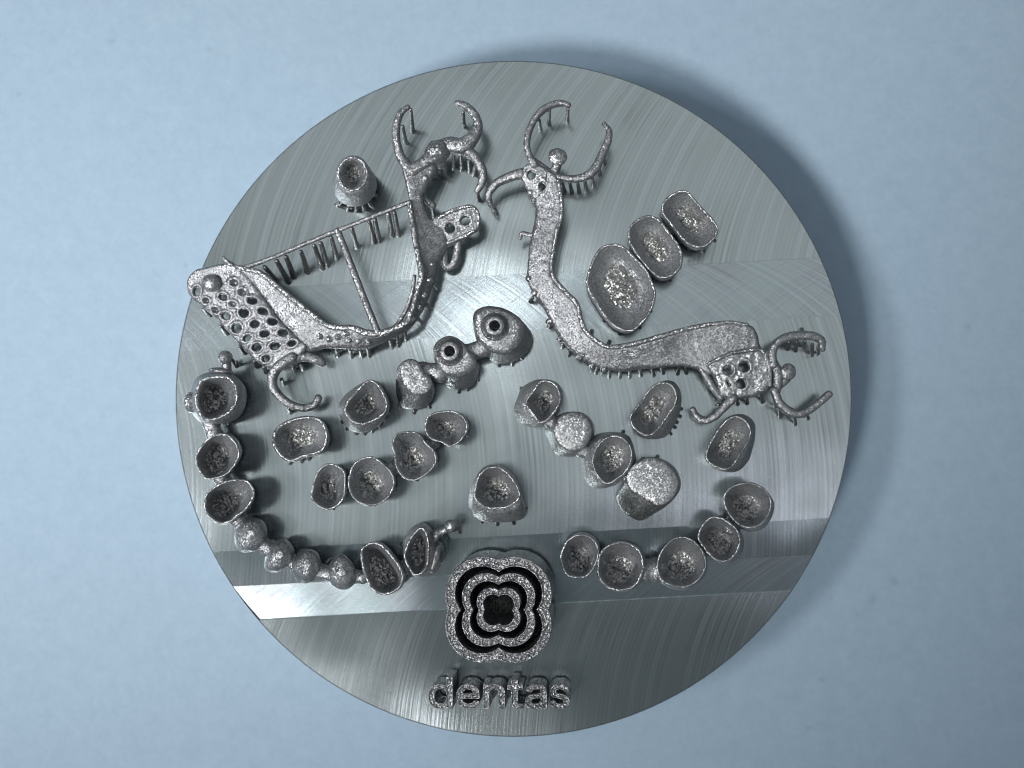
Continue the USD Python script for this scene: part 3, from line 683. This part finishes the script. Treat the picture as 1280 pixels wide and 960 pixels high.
join(t, (318, 674), (345, 692), 3.4, 10.5, zmax=5); join(t, (353, 695), (378, 709), 3.4, 10.5, zmax=5); join(t, (388, 712), (422, 718), 3.4, 10.5, zmax=5); join(t, (440, 720), (458, 722), 4.2, 9); join(t, (500, 712), (512, 706), 4.6, 10)
obj('ball_attachment', blob(281.7, 446.6, 6.6, 8.6, 8.6, 10, 0, 0.06, 70), M['printed_metal'], t)
obj('attachment_neck', sweep([(282, 450, 5.6, 5.5), (283, 458, 5.2, 6), (281, 468, 5, 8)], 0.08, 14, 1.3, 6, 71), M['printed_metal'], t)
obj('shoulder_lug', blob(238, 503, 5.2, 7, 13, 12, 0.0, 0.12, 72), M['beaded_metal'], t)
obj('shoulder_lug', blob(276, 464, 5.4, 15, 4.5, 9, 0.1, 0.1, 73), M['printed_metal'], t)
obj('ball_attachment', blob(564, 657.5, 6.4, 8.8, 8.4, 9, 0, 0.06, 74), M['bright_metal'], t)
obj('attachment_neck', sweep([(562, 659, 5.4, 5), (553, 664, 5.2, 5), (545, 668, 5.2, 6.5), (540, 676, 5, 7)], 0.12, 14, 1.3, 6, 75), M['printed_metal'], t)
obj('shoulder_lug', blob(545, 697, 4.6, 8.5, 20, 17, 0.25, 0.14, 76), M['bright_metal'], t)
for p_, b_ in (((284, 524), (287, 530)), ((296, 452), (297, 457)), ((289, 448), (296, 458)), ((309, 646), (315, 643)), ((372, 693), (376, 688)), ((408, 704), (411, 700)), ((454, 706), (450, 702)), ((505, 684), (502, 680)), ((553, 668), (561, 674)), ((570, 660), (575, 665)), ((286, 600), (290, 604))): pin(t, p_, b_, 2.4)

# ------------------------------------------------------------------ left framework
ZS = 0.72
fl = thing('denture_framework', 'partial denture framework with perforated saddle and long diagonal bar at upper left', 'denture framework', at(420, 340))
lat = [(233.8, 347.5), (242.5, 337.5), (260, 332.5), (278.8, 328.8), (292, 330), (305, 341), (327.5, 370), (342.5, 392.5), (362.5, 415), (382.5, 432.5), (370, 447.5), (355, 455), (340, 460), (327.5, 457.5), (312.5, 445), (295, 427.5), (280, 410), (262.5, 392.5), (245, 377.5), (235, 367.5), (232.5, 357.5)]
zl = [(240, 350, 7.4), (270, 335, 7.6), (300, 345, 7.8), (380, 432, 7.2), (340, 456, 6.0), (290, 420, 5.6), (245, 375, 6.2), (310, 390, 7.0), (345, 425, 7.0)]
hs = [(246, 364, 5, 6.5, 0.2), (257.5, 376, 4.5, 3.6, .3, .6), (268.8, 387.5, 4.6, 3.6, .3, .6), (282.5, 395, 6.4, 5, .2), (296, 410, 7, 6.8, .2), (308.8, 422.5, 5.8, 4.0, -.4), (321, 434, 6.8, 5.4, -.2), (332.5, 448, 5.6, 4.6, -.3),
      (278.8, 371, 5.5, 4.6, .3), (291, 380, 4.5, 3.6, .3, .5), (305, 391, 7, 6.4, .4), (318.8, 405, 6.6, 5.0, -.2), (331, 417, 6.8, 4.8, -.2), (343.8, 432.5, 7, 5, -.2),
      (292.5, 353.5, 5.5, 4.4, .2, .7), (302.5, 365.5, 5.2, 4.2, .2, .7), (315.5, 376, 7.2, 4.4, .15), (328.8, 389, 7.4, 4.6, .25), (341, 402, 7.2, 4.8, .1), (353.8, 416, 7.2, 5.2, 0.0), (365, 429, 6, 4, -.3)]
obj('perforated_saddle', plate_part(lat, zl, 1.0, hs, res=0.15, bump=0.04, rims=0.2, hk=0.84, seed=81), M['printed_metal_fine'], fl)
obj('rest_lug', blob(264, 354, 7.7, 12, 10.5, 9, 0.2, 0.12, 82), M['bright_metal'], fl)
obj('edge_spur', sweep([(290, 331, 7.6, 3.5), (283, 326, 7.8, 2.6), (279, 321, 7.9, 1.6)], 0.06, 10, 1, 6, 83), M['printed_metal'], fl)
con = [(291, 330), (312.5, 336), (327.5, 341), (345, 357.5), (370, 377.5), (390, 392.5), (405, 405), (420, 410), (440, 409), (457.5, 416), (472.5, 417), (490, 411), (507, 402), (514, 387), (520, 366), (522, 345), (519, 322), (515, 290), (511, 252), (507, 232), (502, 210), (506, 199), (516, 204), (530, 204), (543, 203), (545, 213), (536, 228), (529, 246), (535, 268), (542, 273), (557, 264), (560, 303), (551, 322), (545, 342), (537, 368), (527, 390), (515, 407), (500, 418), (485, 425), (470, 432), (457.5, 436), (432.5, 436), (405, 435), (390, 439), (382, 433), (362, 415), (342, 392), (327, 370), (307, 346)]
zc = [(300, 336, 8.6), (330, 345, 8.6), (372, 380, 8.4), (405, 406, 8.2), (440, 411, 8.4), (470, 418, 8.6), (510, 400, 8.6), (521, 350, 8.8), (514, 270, 8.8), (510, 225, 8.6), (340, 388, 7.3), (383, 432, 7.0), (430, 435, 6.2), (470, 431, 6.0), (505, 415, 6.0), (530, 385, 6.2), (545, 345, 6.4), (560, 300, 7.0), (540, 275, 7.6), (535, 215, 8.0), (400, 425, 7.2), (365, 405, 7.6)]
obj('major_connector', plate_part(con, zc, 1.3, (), res=0.17, bump=0.1, bscale=0.8, seed=84), M['printed_metal_fine'], fl)
ridge = [(300, 334, 8.7, 3), (327, 342, 8.8, 3), (348, 359, 8.8, 3), (372, 378, 8.8, 3), (392, 394, 8.7, 3), (408, 406, 8.6, 3.2), (425, 410, 8.6, 3.4), (441, 410, 8.7, 3.6), (457, 416, 8.8, 4), (473, 417, 8.8, 4), (490, 412, 8.8, 3.6), (508, 402, 8.8, 3.8), (515, 387, 8.9, 3.2), (521, 366, 9, 3), (527, 344, 9, 3), (523, 322, 9, 3.2), (519, 300, 9, 3.4), (515, 275, 9, 3.2), (512, 254, 9, 3)]
obj('border_ridge', arm(ridge, 0.1, 12, 1.5, 8, 85), M['beaded_metal'], fl)
obj('inner_wall', sweep([(518, 345, 7.4, 2.2), (515, 366, 7, 2.4), (508, 386, 6.6, 2.6), (498, 403, 6.6, 2.4), (489, 411, 6.8, 2)], 0.08, 12, 3.2, 8, 86), M['printed_metal'], fl)
for k, p_ in enumerate(((423, 421), (411, 424), (436, 425), (448, 426), (460, 427), (537, 350), (530, 368), (541, 330), (524, 384), (433, 417), (400, 420), (515, 398))):
    obj('surface_bead', blob(*p_, float(zfield(zc)(*p_)) / ZS - 0.1, 4.5, 4.0, 4.5, 0, 0.15, 90 + k), M['beaded_metal'], fl)
obj('long_bar', sweep([(300, 336.5, 8.6, 3), (340, 322, 8.8, 2.7), (383, 304, 8.9, 2.8), (424.7, 287, 9, 2.9), (470, 269, 9, 2.8), (512, 252.5, 9, 3)], 0.05, 12, 1.2, 10, 101), M['printed_metal'], fl)
obj('cross_bar', sweep([(422, 288, 8.9, 4.2), (438, 329, 8.9, 4.4), (455, 373, 8.9, 4.5), (472.5, 416, 8.9, 4.4)], 0.05, 12, 1.2, 12, 102), M['printed_metal'], fl)
for p_, b_ in (((331, 333.8), (345, 351)), ((345.8, 326), (360.6, 352.5)), ((357.5, 321), (367.7, 346)), ((376, 314.6), (384.8, 340)), ((392.7, 307), (402.8, 335)), ((401, 304), (409, 332)), ((413.8, 297), (420.8, 322.8)), ((439.5, 286), (445.8, 308.8)), ((461.4, 277.6), (467.7, 302.5)), ((468.4, 274.5), (474, 301)), ((485.6, 268), (490, 294.7)), ((492.7, 265.7), (498, 294))):
    pin(fl, p_, b_, 8.7, 2.7)
# upper claw
obj('clasp_arm', arm([(510, 133.5, 9.2, 2.8), (500.5, 142, 9.2, 4), (495, 159, 8.8, 4.7), (495.5, 177, 8.4, 5), (501, 196, 8, 5.4), (512, 212, 7.8, 7)], 0.08, 14, 1.1, 8, 103), M['printed_metal'], fl)
obj('occlusal_rest', blob(547, 190, 7.4, 16.5, 14, 18, -0.5, 0.16, 104), M['printed_metal'], fl)
obj('rest_neck', sweep([(514, 214, 7.8, 9), (527, 206, 7.8, 8), (540, 198, 7.6, 9), (552, 206, 6.2, 6)], 0.12, 14, 1.3, 8, 105), M['printed_metal'], fl)
obj('clasp_arm', arm([(571, 128.5, 8.6, 3), (582, 132.5, 8.6, 4.4), (593, 143.5, 8.4, 5), (597.5, 158, 8.2, 5.6), (590, 173, 8, 8), (578, 183, 7.8, 9.5), (562, 181, 7.6, 9), (552, 184, 7.4, 8)], 0.1, 14, 1.1, 8, 106), M['printed_metal'], fl)
obj('clasp_arm', arm([(580, 184, 7.6, 7.5), (594, 197, 7.2, 5.6), (602.5, 212, 6.8, 5.2), (603, 226, 6.2, 4.8), (596.5, 239, 5.6, 3.6)], 0.09, 14, 1.1, 8, 107), M['printed_metal'], fl)
obj('clasp_arm', arm([(532, 222, 7.6, 4), (527, 236, 7, 3.2), (531, 248, 6, 3.2), (541, 257, 5, 4.2)], 0.08, 12, 1.3, 8, 108), M['printed_metal'], fl)
for p_, b_, z in (((513.5, 137), (516, 164), 9), ((503.5, 158), (507, 178), 8.6), ((579, 140), (580, 158), 8.2), ((545, 205), (545, 220), 6), ((556, 206), (556, 218), 6), ((567, 192), (567, 210), 7), ((576, 194), (577, 212), 7), ((586, 198), (587, 214), 7), ((594, 206), (592, 218), 6), ((597, 242), (599, 250), 5), ((540, 258), (543, 272), 5), ((533, 205), (536, 222), 6)): pin(fl, p_, b_, z, 2.1)
# plate with two holes
rp = [(540, 275), (548, 268), (563, 262), (586, 255.5), (594, 258.5), (599, 270), (600, 284), (592, 291), (574, 301), (558, 308), (548, 300)]
zr_ = [(545, 280, 7.6), (563, 263, 7.8), (590, 257, 7.8), (600, 284, 7), (574, 301, 6.6), (580, 280, 7.2)]
obj('retention_plate', plate_part(rp, zr_, 1.2, [(562.7, 284.8, 5.8, 6.2, 0), (581.5, 275.8, 6, 5.6, 0)], res=0.15, rims=0.08, seed=109), M['printed_metal'], fl)
obj('plate_border', sweep([(549, 272, 7.9, 2.2), (565, 263.5, 8, 2.4), (586, 258, 8, 2.4), (595, 262, 7.8, 2.2), (598.5, 273, 7.4, 2.2), (597, 284, 7.2, 2)], 0.06, 10, 1.2, 8, 110), M['beaded_metal'], fl)
obj('plate_border', sweep([(592, 289, 7.1, 2), (576, 297, 6.9, 2.4), (560, 304, 6.8, 2.2)], 0.06, 10, 1.2, 8, 111), M['beaded_metal'], fl)
obj('under_hook', sweep([(573, 300, 5.2, 5), (571, 318, 4.6, 4.8), (566, 331, 4, 4.8), (558, 333, 4, 4.8), (555, 322, 4.4, 4.8), (556, 312, 5, 4)], 0.06, 12, 1.2, 7, 112), M['printed_metal'], fl)
# lower clasp
obj('clasp_arm', arm([(366, 446, 6.8, 5.5), (355, 453, 6.8, 6), (345, 461, 6.8, 5.6), (340, 473, 6.6, 5.2), (342, 485.5, 6.4, 5), (351, 497, 6, 4.8), (364, 506, 5.6, 4.6), (380, 510, 5, 4.4), (393, 506, 4.6, 4.2), (398, 497, 4.4, 4)], 0.08, 14, 2.2, 8, 113), M['printed_metal'], fl)
obj('clasp_arm', arm([(362, 452, 6, 5.5), (372, 447, 5.6, 5.5), (386, 446, 5, 6), (397, 450, 4.6, 6), (403, 453, 4.2, 5)], 0.14, 14, 1.2, 8, 114), M['printed_metal'], fl)
for p_, b_, z in (((361, 510), (362, 516), 4), ((352, 474), (354, 480), 4), ((366, 458), (369, 463), 4), ((376, 456), (378, 461), 4), ((420, 434), (422, 445), 5), ((437, 436), (439, 446), 5), ((450, 436), (452, 446), 5), ((459, 434), (461, 445), 5), ((487, 423), (490, 434), 5), ((496, 418), (498, 432), 5), ((505, 414), (508, 424), 5), ((522, 397), (526, 404), 5), ((533, 380), (537, 386), 5), ((543, 355), (548, 360), 5), ((330, 459), (333, 465), 5), ((300, 433), (306, 441), 5), ((276, 408), (283, 417), 5), ((318, 451), (322, 458), 5), ((253, 384), (262, 394), 5)): pin(fl, p_, b_, z, 2.2)

# ------------------------------------------------------------------ right framework
fr = thing('denture_framework', 'S-shaped smooth partial denture framework with two clawed ends, right half of the plate', 'denture framework', at(780, 380))
strip = [(652, 213), (662, 203), (676, 206), (690, 214), (697.5, 222.5), (702.5, 250), (702.5, 270), (696, 290), (692, 315), (689.5, 330), (691, 346), (705, 362.5), (721, 379), (726, 397.5), (733, 415), (747.5, 427.5), (762, 434), (790, 430.5), (827.5, 420), (865, 409), (907.5, 402.5), (935, 404.5), (945.5, 413), (951, 432), (955, 446), (925, 456), (892, 468), (880, 466), (872.5, 462), (852.5, 457.5), (827.5, 459.5), (800, 461.5), (780, 464), (757.5, 462), (740, 457), (722.5, 446), (702.5, 426), (687.5, 401), (677.5, 381), (667, 368), (658.5, 350), (659.5, 325), (662.5, 300), (667, 280), (669, 260), (664, 243), (655, 230)]
zs_ = [(660, 210, 8.6), (680, 225, 8.4), (700, 260, 8.6), (668, 265, 7.4), (691, 318, 8.4), (660, 330, 7.2), (724, 390, 8.6), (690, 405, 6.8), (745, 427, 8.6), (762, 434, 8.6), (830, 420, 8.8), (905, 403, 8.8), (945, 414, 8.4), (740, 455, 6.4), (790, 462, 6.4), (850, 457, 6.8), (890, 466, 7), (950, 445, 7.4), (850, 435, 7.4), (710, 405, 7.6)]
obj('major_connector', plate_part(strip, zs_, 1.3, [(664.5, 218, 5, 5.2, 0), (677.5, 232.5, 3.8, 5.4, 0.1)], res=0.17, bump=0.07, bscale=0.7, rims=0.05, seed=121), M['printed_metal_fine'], fr)
obj('border_ridge', arm([(698, 226, 8.6, 2.2), (702, 250, 8.8, 2.3), (702, 270, 8.8, 2.3), (696, 290, 8.8, 2.2), (691.5, 315, 8.7, 2.2), (689.5, 332, 8.7, 2.2), (692, 347, 8.7, 2.4), (705.5, 363, 8.8, 2.4), (721, 379.5, 8.8, 2.6), (725.5, 397.5, 8.8, 2.6), (733, 414.5, 8.8, 2.4), (747.5, 427, 8.8, 2.4), (762, 433.5, 8.8, 2.6), (790, 430, 8.9, 2.8), (827.5, 420, 8.9, 2.8), (865, 409.5, 8.9, 2.6), (907.5, 403, 8.9, 2.2), (934, 405.5, 8.7, 1.8)], 0.06, 12, 1.4, 8, 122), M['beaded_metal'], fr)
for k, (x, y) in enumerate(((661, 348), (668, 366), (664, 240), (667, 250), (687, 402), (700, 424), (724, 447), (740, 457), (755, 461), (728, 444))):
    obj('surface_bead', blob(x, y, float(zfield(zs_)(x, y)) / ZS - 0.3, 4.6, 4.2, 4.5, 0, 0.15, 130 + k), M['beaded_metal'], fr)
obj('side_peg', sweep([(669, 294, 6.6, 3.2), (660, 293.5, 6.4, 3), (652.5, 292, 6.2, 3), (650, 298, 5.8, 2.4)], 0.06, 12, 1, 6, 141), M['printed_metal'], fr)
# upper claw
obj('clasp_arm', arm([(711, 131, 8.4, 3), (700, 128.5, 8.6, 3.4), (685, 132.5, 8.8, 3.6), (670.5, 145, 9, 3.8), (661.5, 162.5, 9, 3.8), (658.5, 180, 9, 3.9), (661.5, 195, 8.8, 4), (668, 206, 8.6, 5)], 0.08, 14, 3.2, 8, 142), M['printed_metal'], fr)
obj('clasp_arm', arm([(755, 155, 7.8, 2.8), (761, 163, 8, 3.6), (760, 176, 8, 4.4), (752.5, 193, 8, 4.8), (745, 209, 8, 5.2), (735, 219, 8, 5), (720, 223.5, 8, 4.2), (704, 222, 8, 3.4), (694, 220, 8, 3)], 0.09, 14, 1.6, 8, 143), M['printed_metal'], fr)
obj('hub_wall', sweep([(668, 200, 7.8, 3), (678, 209, 7.4, 4.5), (690, 217, 7.2, 4.5), (704, 222, 7.4, 3)], 0.06, 14, 3.0, 8, 144), M['printed_metal'], fr)
obj('occlusal_rest', blob(697, 196, 8.2, 12, 11, 5, 0.3, 0.12, 145), M['bright_metal'], fr)
obj('rest_neck', sweep([(697, 200, 7.4, 6), (696, 208, 7, 6), (692, 216, 6.8, 6)], 0.08, 12, 1.2, 6, 146), M['printed_metal'], fr)
obj('clasp_arm', arm([(653, 217, 7.6, 6.4), (645, 218.5, 7.6, 5.8), (636, 221.5, 7.4, 5.4), (621, 229, 7, 4.8), (611.5, 241, 6.6, 4), (612, 253, 5.6, 3.4), (618, 264, 4.6, 2)], 0.08, 14, 1.5, 8, 147), M['printed_metal'], fr)
obj('hub_boss', plate_part([(651, 214), (660, 204), (672, 205), (684, 213), (684, 226), (678, 242), (668, 250), (662, 240), (654, 229)], [(660, 210, 8.75), (675, 225, 8.5), (668, 245, 7.9)], 0.8, [(664.5, 218, 5, 5.2, 0), (677.5, 232.5, 3.8, 5.4, 0.1)], res=0.15, bump=0.12, rims=0.1, seed=148), M['bright_metal'], fr)
for p_, b_, z in (((687, 138), (686, 154), 7.5), ((710, 136), (709, 150), 7.5), ((703, 230), (706, 240), 6), ((712, 228), (715, 241), 6), ((722, 228), (724, 240), 6), ((731, 226), (733, 237), 6), ((740, 221), (742, 231), 6), ((748, 208), (750, 218), 6), ((754, 196), (756, 204), 6), ((674, 150), (675, 160), 7), ((619, 262), (621, 267), 3.5)): pin(fr, p_, b_, z, 2.0)
# right end: patch with three holes
patch = [(883, 455), (900, 446.5), (918, 439.5), (951, 436.5), (959, 447), (963, 456), (963, 485), (952, 492), (940, 496.5), (920, 499), (903, 497), (897, 484), (892, 470)]
zp = [(885, 455, 8.0), (918, 440, 8.2), (951, 437, 8.2), (962, 470, 7.6), (925, 497, 6.6), (903, 496, 6.6), (925, 468, 7.5)]
obj('retention_patch', plate_part(patch, zp, 1.6, [(910.5, 462.7, 6.4, 5.8, 0.2), (930.6, 458.3, 6.6, 6.6, 0), (927, 479.5, 6, 6, 0), (911, 479.5, 1.8, 4.5, -0.5)], res=0.15, bump=0.12, rims=0.1, seed=151), M['bright_metal'], fr)
obj('patch_border', sweep([(884, 455.5, 8.1, 1.6), (901, 447, 8.2, 1.6), (918.5, 440.5, 8.3, 1.6), (950, 437.5, 8.3, 2), (958, 449, 8.2, 2.4), (962, 462, 8, 2.6), (962, 482, 7.6, 2.4)], 0.06, 10, 1.3, 8, 152), M['beaded_metal'], fr)
obj('patch_flange', sweep([(876, 461, 6.4, 3.5), (885, 474, 6.2, 4), (893, 487, 6, 4), (901, 497, 5.8, 3.6)], 0.08, 12, 1.6, 8, 153), M['printed_metal'], fr)
obj('clasp_arm', arm([(967, 456, 8.2, 5), (965.5, 440, 8.4, 5), (972.5, 427.5, 8.4, 5), (986, 421, 8.2, 5), (1003.5, 419, 8, 5), (1018, 420.5, 7.8, 5), (1027, 426, 7.4, 4.8), (1027.5, 436, 6.8, 4)], 0.07, 14, 1.8, 8, 154), M['printed_metal'], fr)
obj('hub_wall', sweep([(967, 452, 7.6, 5), (972, 466, 7.4, 6.5), (972, 480, 7.2, 6), (970, 492, 7.2, 5)], 0.06, 14, 2.4, 8, 155), M['printed_metal'], fr)
obj('occlusal_rest', blob(985, 465, 7.6, 10, 10.5, 5, 0, 0.1, 156), M['printed_metal'], fr)
obj('rest_neck', sweep([(986, 470, 6.8, 5.5), (980, 476, 6.6, 6), (974, 480, 6.4, 6)], 0.08, 12, 1.5, 6, 157), M['printed_metal'], fr)
obj('clasp_arm', arm([(968, 488, 7.6, 5), (973.5, 502, 7.4, 5), (984, 512.5, 7.2, 5), (997, 517.5, 7, 4.8), (1010.5, 513, 6.8, 4.8), (1024, 503, 6.6, 4.6), (1036.5, 492.5, 6.6, 4.4)], 0.08, 14, 2.4, 8, 158), M['printed_metal'], fr)
obj('clasp_arm', arm([(917, 497, 6.4, 5.5), (904, 510, 6.2, 4.8), (892.5, 521, 6, 4.6), (881, 525.5, 5.8, 4.4), (871, 520.5, 5.6, 4), (866, 511.5, 5.4, 3.2)], 0.07, 14, 1.9, 8, 159), M['printed_metal'], fr)
for p_, b_, z in (((986, 427), (985, 436), 6.5), ((996, 427), (994.5, 438), 6.5), ((1006, 426), (1005, 434), 6.5), ((1015.5, 430), (1014.5, 444), 6.5), ((1023, 432), (1022, 442), 6), ((1003, 415), (1002, 412), 6), ((974, 508), (975, 521), 5), ((993, 520), (994, 530), 5), ((968, 500), (969, 508), 5), ((1008, 517), (1010, 523), 5),
                  ((933, 497), (934, 504), 5), ((951, 491), (953, 502), 5), ((920, 499), (922, 505), 5), ((898, 505), (899, 509), 4), ((762, 462), (761.5, 471), 5), ((775, 464), (775, 471), 5), ((787.5, 463), (787, 471), 5), ((800, 462), (801, 469), 5), ((815, 460), (817, 469), 5), ((827, 459), (829, 466), 5), ((850, 456), (847, 467), 5), ((857, 458), (858, 466), 5), ((746, 460), (745, 466), 5), ((704, 428), (703, 434), 5), ((688, 404), (686, 409), 5), ((666, 372), (663, 377), 5), ((712, 438), (711, 444), 5), ((738, 418), (740, 414), 6), ((760, 430), (762, 427), 6)): pin(fr, p_, b_, z, 2.0)

# ------------------------------------------------------------------ emblem and lettering
ZS = 1.0
def relief(polys, z, res=0.09, seed=0, taper=0.0):
    """upright relief: polygon (world mm at height z) with holes; beaded top with a raised outline"""
    x0, y0, x1, y1 = polys.bounds
    xs, ys = np.arange(x0 - 0.5, x1 + 0.5, res), np.arange(y0 - 0.5, y1 + 0.5, res)
    X, Y = np.meshgrid(xs, ys, indexing='ij')
    d = np.full(X.shape, 1e9)
    for g in getattr(polys, 'geoms', [polys]):
        e = poly_sdf(X, Y, np.array(g.exterior.coords)[:-1])
        for h in g.interiors: e = np.maximum(e, -poly_sdf(X, Y, np.array(h.coords)[:-1]))
        d = np.minimum(d, e)
    d = d + (meshkit.noise(np.stack([X, Y, 0 * X], -1) / 0.3, seed) - 0.5) * 0.04
    p3 = np.stack([X, Y, 0 * X], -1)
    top = z + 0.15 * np.exp(-((d + 0.12) / 0.09) ** 2) - 0.05 + (meshkit.noise(p3 / 0.2, seed + 1) - 0.5) * 0.26 * np.clip(-d / 0.2 - 0.6, 0, 1)
    n = 7
    zs = np.r_[np.linspace(-0.02, z - 0.7, n), np.arange(z - 0.6, z + 0.45, res)]
    zi = np.r_[zs]
    grid = np.maximum(d[:, :, None], (zi[None, None] - top[:, :, None]) * 0.8)
    grid[:, :, 0] = 1.0 + 0 * d
    m = surface_nets(grid.astype(np.float32), (0, 0, 0), (1, 1, 1))
    v = np.array(m.vertices)
    return trimesh.Trimesh(np.stack([xs[0] + v[:, 0] * res, ys[0] + v[:, 1] * res, np.interp(v[:, 2], np.arange(len(zi)), zi)], -1), m.faces, process=False)

em = thing('emblem', 'raised emblem of three nested four-lobed rings standing above the word', 'emblem', at(623, 763))
def quatrefoil(Ah, Nh):
    a_ = (-2 * (Ah - Nh) + math.sqrt(4 * (Ah - Nh) ** 2 + 4 * (Ah ** 2 - Nh ** 2))) / 2
    return unary_union([Point(sx * a_, sy * a_).buffer(Ah - a_, 32) for sx in (-1, 1) for sy in (-1, 1)] + [sbox(-a_, -a_, a_, a_)])
ZE, ZL = 10.5, 5.0
ke = (H - ZE) / FP
ec = W(623.3, 762.3, ZE)
for (A1, N1), (A2, N2) in (((377, 355), (305, 264)), ((261, 236), (200, 173)), ((157, 141), (106, 92))):
    q = quatrefoil(A1, N1).difference(quatrefoil(A2, N2))
    q = affinity.translate(affinity.scale(q, ke / 5.647, -ke / 5.647, origin=(0, 0)), ec[0], ec[1])
    obj('ring', relief(q, ZE, seed=int(A1)), M['emblem_metal'], em, smooth=55)

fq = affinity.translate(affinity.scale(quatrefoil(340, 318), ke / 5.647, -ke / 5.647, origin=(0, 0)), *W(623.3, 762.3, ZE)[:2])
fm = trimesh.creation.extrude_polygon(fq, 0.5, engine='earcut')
obj('added_dark_floor', fm, M['gap_shade_metal'], em, smooth=False)  # added sheet, its dark colour paints the shade between the tall rings

wd = thing('lettering', 'raised bold lower-case metal word below the emblem near the plate edge', 'lettering', at(624, 870))
kl = (H - ZL) / FP
for ch, x0, x1, y0, y1 in (('d', 535.6, 566, 846, 886), ('e', 570.5, 600, 855.5, 886), ('n', 604, 631.3, 855.5, 885.8), ('t', 634.4, 654.3, 849.5, 886), ('a', 656.5, 683.8, 855.5, 886), ('s', 687, 712, 855.5, 886)):
    tm = meshkit.text_mesh(ch, 10.0, 1.0, bold=True)
    tv, tf = np.array(tm.vertices), np.array(tm.faces)
    fl_ = tf[(tv[tf][:, :, 2] < 0.01).all(1)]
    g = unary_union([Polygon(tv[q][:, :2]).buffer(1e-4) for q in fl_])
    bx = g.bounds
    a0, a1 = W(x0, y1, ZL), W(x1, y0, ZL)
    sx, sy = (a1[0] - a0[0]) / (bx[2] - bx[0]), (a1[1] - a0[1]) / (bx[3] - bx[1])
    g = affinity.affine_transform(g, [sx, 0, 0, sy, a0[0] - bx[0] * sx, a0[1] - bx[1] * sy]).buffer(0.07).simplify(0.01)
    obj('letter', relief(g, ZL, seed=ord(ch)), M['emblem_metal'], wd, smooth=55)
